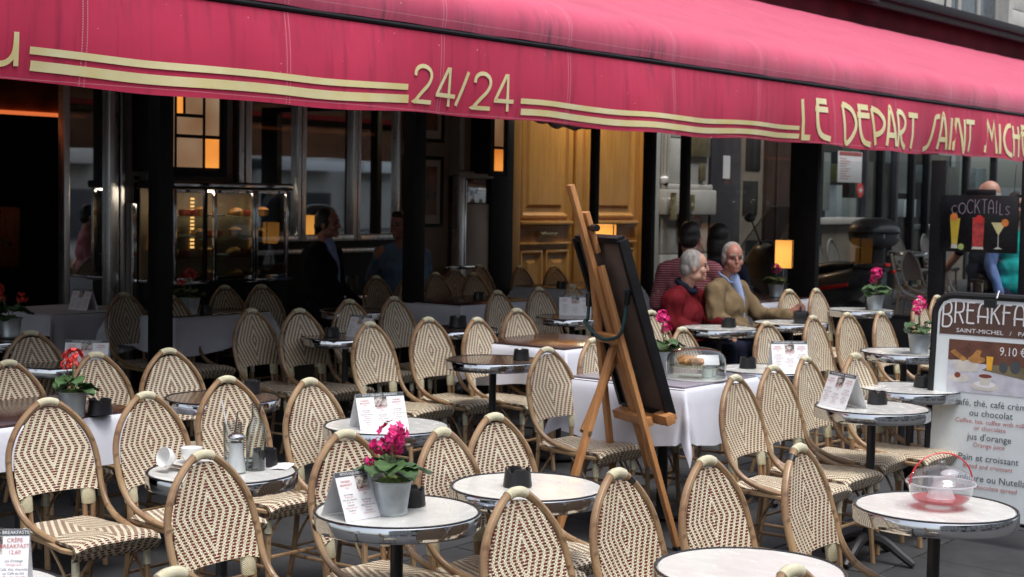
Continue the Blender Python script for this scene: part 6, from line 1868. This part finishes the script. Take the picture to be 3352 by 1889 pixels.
W['hair_grey'] = mat('grey_hair', (0.27, 0.25, 0.235), 0.7, var=.35, scale=60, bump=.6, bscale=120, stretch=(1, 1, .3)); W['hair_dark'] = mat('dark_hair', (0.012, 0.009, 0.008), 0.5, var=.4, scale=60, bump=.6, bscale=120, stretch=(1, 1, .3))
W['shoe'] = mat('black_shoe', (0.015, 0.013, 0.012), 0.35)
def person(label, x, y, rz, top, legs, skin, hair, hair_kind, head_yaw, arms, sit=True, lean=0.0, shirt=None, collar=None, lift=0.0, cardigan=None, broad=1.0, tilt=0.0, hscale=1.0, cross=False, bulk=1.0):
    g = zg(x, y)
    o = thing('person', label, 'person', (x, y, g), rz)
    hz = .53 + lift if sit else .92 * hscale
    pel = Vector((0, .02, hz)); ly = -lean
    chest = Vector((0, .05 + ly * .30, hz + .33)); shl = Vector((0, .06 + ly * .48, hz + .475)); nk = Vector((0, .055 + ly * .55, hz + .56)); hc = Vector((0, .015 + ly * .70, hz + .715))
    sw = .185 * broad
    # legs
    tr = MB()
    if sit:
        for s in (-1, 1):
            kx = s * .14 + (.10 * -s if cross and s > 0 else 0); kz = .56 + (.13 if cross and s > 0 else 0)
            limb(tr, [pel + Vector((s * .09, 0, -.01)), Vector((s * .125, -.22, .545 + (.05 if cross and s > 0 else 0))), Vector((kx, -.43, kz))], [.098, .088, .066])
            limb(tr, [Vector((kx, -.43, kz - .01)), Vector((kx + s * .005, -.45, .32 + (.12 if cross and s > 0 else 0))), Vector((kx, -.44 - (.1 if cross and s > 0 else 0), .10 + (.14 if cross and s > 0 else 0)))], [.064, .056, .045])
    else:
        for s in (-1, 1):
            limb(tr, [pel + Vector((s * .085, 0, -.02)), Vector((s * .095, -.02, .50 * hscale)), Vector((s * .10, .0 + s * .06, .09))], [.098, .070, .050])
    tr.ell(pel, (.165 * broad, .115, .12))
    remesh(tr, .014, 'trousers', W[legs], o, 2)
    for s in (-1, 1):
        kx = s * .14 if sit else s * .10
        fy = -.46 if sit else s * .06
        dz = .14 if (cross and s > 0 and sit) else 0
        if cross and s > 0 and sit: kx = .04; fy -= .10
        sh = MB(); sh.ell((kx, fy - .05, .045 + dz), (.045, .125, .045)); sh.ell((kx, fy + .02, .06 + dz), (.042, .06, .06))
        remesh(sh, .012, 'shoe', W['shoe'], o, 1)
    # jacket or shirt
    jk = MB()
    jk.ell(pel + Vector((0, 0, .04)), (.185 * broad, .135 * bulk, .13)); jk.ell(pel.lerp(chest, .5), (.175 * broad, .135 * bulk, .16)); jk.ell(chest, (.180 * broad, .125 * bulk, .16)); jk.ell(shl + Vector((0, .005, -.03)), (.165 * broad, .092, .085))
    limb(jk, [shl + Vector((-sw, 0, -.015)), shl + Vector((0, .01, .035)), shl + Vector((sw, 0, -.015))], [.068, .070, .068])
    cd = MB() if cardigan and cardigan != 'bare' else None
    body = MB()
    limb(body, [pel, chest, nk], [.09, .09, .05])
    for s, (el, wr, hd, hn) in zip((-1, 1), arms):
        el = Vector(el); wr = Vector(wr); sh_ = shl + Vector((s * sw, 0, -.02))
        bare = cardigan == 'bare' and s == 1
        tgt = cd if cd is not None else jk
        limb(tgt, [sh_, sh_.lerp(el, .5), el], [.068 * bulk, .058 * bulk, .050 * bulk])
        if not (bare): limb(tgt, [el, el.lerp(wr, .5), wr], [.050 * bulk, .044 * bulk, .038 * bulk])
        limb(body, [sh_, el, wr], [.04, .038, .026]); limb(body, [el, el.lerp(wr, .5), wr], [.040, .036, .025])
        hand(body, wr + (wr - el).normalized() * .005, hd, hn, 1.0)
    remesh(jk, .012, 'jacket' if shirt or collar else 'top', W[top], o, 3, .010 if bulk > 1 else .006)
    if cd is not None:
        cd.ell(chest + Vector((0, .05, -.03)), (.175 * broad, .085, .20)); cd.ell(pel + Vector((0, .045, .05)), (.185 * broad, .10, .15)); limb(cd, [shl + Vector((-sw, .01, -.01)), shl + Vector((0, .03, .035)), shl + Vector((sw, .01, -.01))], [.074, .072, .074])
        remesh(cd, .013, 'cardigan', W[cardigan], o, 2, .008)
    M_ = head(body, hc, head_yaw, tilt, nk)
    remesh(body, .0065, 'body', W[skin], o, 2)
    face_bits(o, M_, W[hair])
    r3 = M_.to_3x3()
    hm = MB(); E = lambda p, r: hm.ell(M_ @ Vector(p), r, r3, 16, 12)
    if hair_kind == 'full':
        E((0, .022, .046), (.083, .095, .092)); E((0, .055, -.01), (.076, .062, .075)); E((0, -.045, .098), (.060, .045, .034))
        for s in (-1, 1): E((s * .070, .01, .02), (.016, .045, .05))
    elif hair_kind == 'long':
        E((0, .025, .046), (.088, .100, .095)); E((0, .06, -.06), (.088, .06, .13)); E((0, .06, -.16), (.08, .05, .08))
        for s in (-1, 1): E((s * .075, .015, -.05), (.022, .05, .11))
    elif hair_kind == 'thin':
        E((0, .020, .037), (.0805, .0925, .0960)); E((0, .060, -.02), (.072, .055, .062))
        for s in (-1, 1): E((s * .070, .012, .005), (.017, .042, .045))
    elif hair_kind == 'receding':
        E((0, .045, .034), (.081, .081, .0935)); E((0, .060, -.02), (.072, .055, .062))
        for s in (-1, 1): E((s * .070, .012, .010), (.016, .040, .042))
    elif hair_kind == 'bald':
        E((0, .066, -.005), (.070, .045, .050))
        for s in (-1, 1): E((s * .070, .030, .000), (.014, .035, .035))
    remesh(hm, .008, 'hair', W[hair], o, 1)
    if shirt:
        sm = MB()
        limb(sm, [nk + Vector((0, -.055, .0)), chest + Vector((0, -.118, .06)), pel.lerp(chest, .45) + Vector((0, -.128, 0))], [.046, .030, .010])
        remesh(sm, .010, 'shirt', W[shirt], o, 1)
    if collar:
        ring = [nk + Vector((.078 * math.cos(a), .068 * math.sin(a) - .004, .012 + .030 * math.sin(a) - (.02 if math.sin(a) < -.5 else 0))) for a in [2 * math.pi * i / 20 for i in range(20)]]
        cm_ = MB().tube(ring, .026 if collar == 'navy' else .012, 8, closed=True)
        remesh(cm_, .009, 'collar', W[collar], o, 1)
    return o
ARM = lambda s, el, wr, d, n: (el, wr, d, n)
down = lambda s: ((s * .26, .02, .78), (s * .16, -.22, .66), (-s * .5, -.8, -.1), (0, 0, 1))
# the two men in red and beige, facing the street
person('person in a red jacket with navy collar seated at the round table', 9.81, 6.03, R(12), 'jk_red', 'navy', 'skin3', 'hair_grey', 'thin', R(30), [((-.28, .0, .76), (-.12, -.28, .68), (.6, -.7, -.1), (0, -.2, 1)), ((.26, -.06, .76), (.06, -.34, .74), (-.4, -.6, -.6), (0, -.5, .8))], shirt=None, collar='navy', broad=1.28, lift=-.06, lean=.15, bulk=1.32).scale = (.96, .96, .96)
person('person in a beige jacket and blue shirt seated with one hand out', 10.25, 5.85, R(4), 'jk_beige', 'navy', 'skin2', 'hair_grey', 'thin', R(-44), [((-.27, .02, .78), (-.12, -.24, .66), (.5, -.8, -.1), (0, 0, 1)), ((.27, -.10, .78), (.20, -.38, .80), (.1, -.7, .5), (.9, 0, .3))], shirt='sh_blue', collar='sh_blue', broad=1.14, cross=True, lift=-.01, bulk=1.22).scale = (.96, .96, .96)
person('person in a striped red jumper seen from behind', 10.57, 6.44, R(125), 'stripe', 'jeans', 'skin', 'hair_dark', 'full', R(-10), [down(-1), down(1)], lift=.06, broad=1.05)
person('person in dark clothes half hidden behind the beige jacket', 11.12, 6.50, R(115), 'navy', 'jeans', 'skin', 'hair_dark', 'long', R(10), [down(-1), down(1)], lift=.03)
# the two men in the veranda
person('person in a dark suit and open blue shirt below the chrome windows', 9.20, 9.08, R(18), 'suit', 'suit', 'skin2', 'hair_dark', 'thin', R(10), [down(-1), down(1)], shirt='sh_blue', broad=1.15, lift=.10, bulk=1.15)
person('person in a sky blue shirt half hidden by the middle post', 10.16, 9.16, R(-70), 'sh_sky', 'jeans', 'skin2', 'hair_dark', 'full', R(-15), [((-.27, -.02, .82), (-.12, -.24, 1.02), (.5, -.5, .6), (0, -.8, .3)), down(1)], broad=1.1, lift=.06)
# passers-by behind the glass screen
person('person in navy standing with a suitcase handle behind the cocktail sign', 13.62, 5.20, R(150), 'navy', 'navy', 'skin', 'hair_grey', 'bald', R(20), [((-.27, .04, 1.12), (-.24, -.06, .88), (-.05, -.2, -1), (-1, 0, 0)), ((.30, .02, 1.16), (.36, -.12, .97), (.15, -.35, -.9), (.8, -.2, .2))], sit=False, cardigan='bare', hscale=1.03, broad=1.12)
person('person standing in a teal top and blue cardigan by the cocktail sign', 13.48, 4.86, R(-35), 'teal', 'jeans', 'skin3', 'hair_dark', 'full', R(0), [((-.24, .05, 1.05), (-.20, -.05, .82), (0, -.2, -1), (-1, 0, 0)), ((.25, .05, 1.05), (.22, -.05, .82), (0, -.2, -1), (1, 0, 0))], sit=False, hscale=.93, cardigan='cardigan')
def _suitcase():
    o = thing('suitcase', 'black trolley suitcase with grey handle held by the person in navy', 'suitcase', (13.18, 5.10, zg(13.2, 5.1)), R(60))
    part('case', o, W['plastic'], (-.19, .19, -.11, .11, .05, .60), bevel=.03)
    for s in (-1, 1):
        part('handle_tube', o, W['chrome'], (s * .07 - .008, s * .07 + .008, -.008, .008, .60, .90), bevel=.002)
        MB().lathe([(0, -.012), (.03, -.012), (.03, .012), (0, .012)], 12).xf(Matrix.Translation((s * .15, -.09, .03)) @ Matrix.Rotation(R(90), 4, 'Y')).build('wheel', W['plastic'], o)
    part('handle_grip', o, W['plastic'], (-.085, .085, -.014, .014, .901, .93), bevel=.008)
_suitcase()
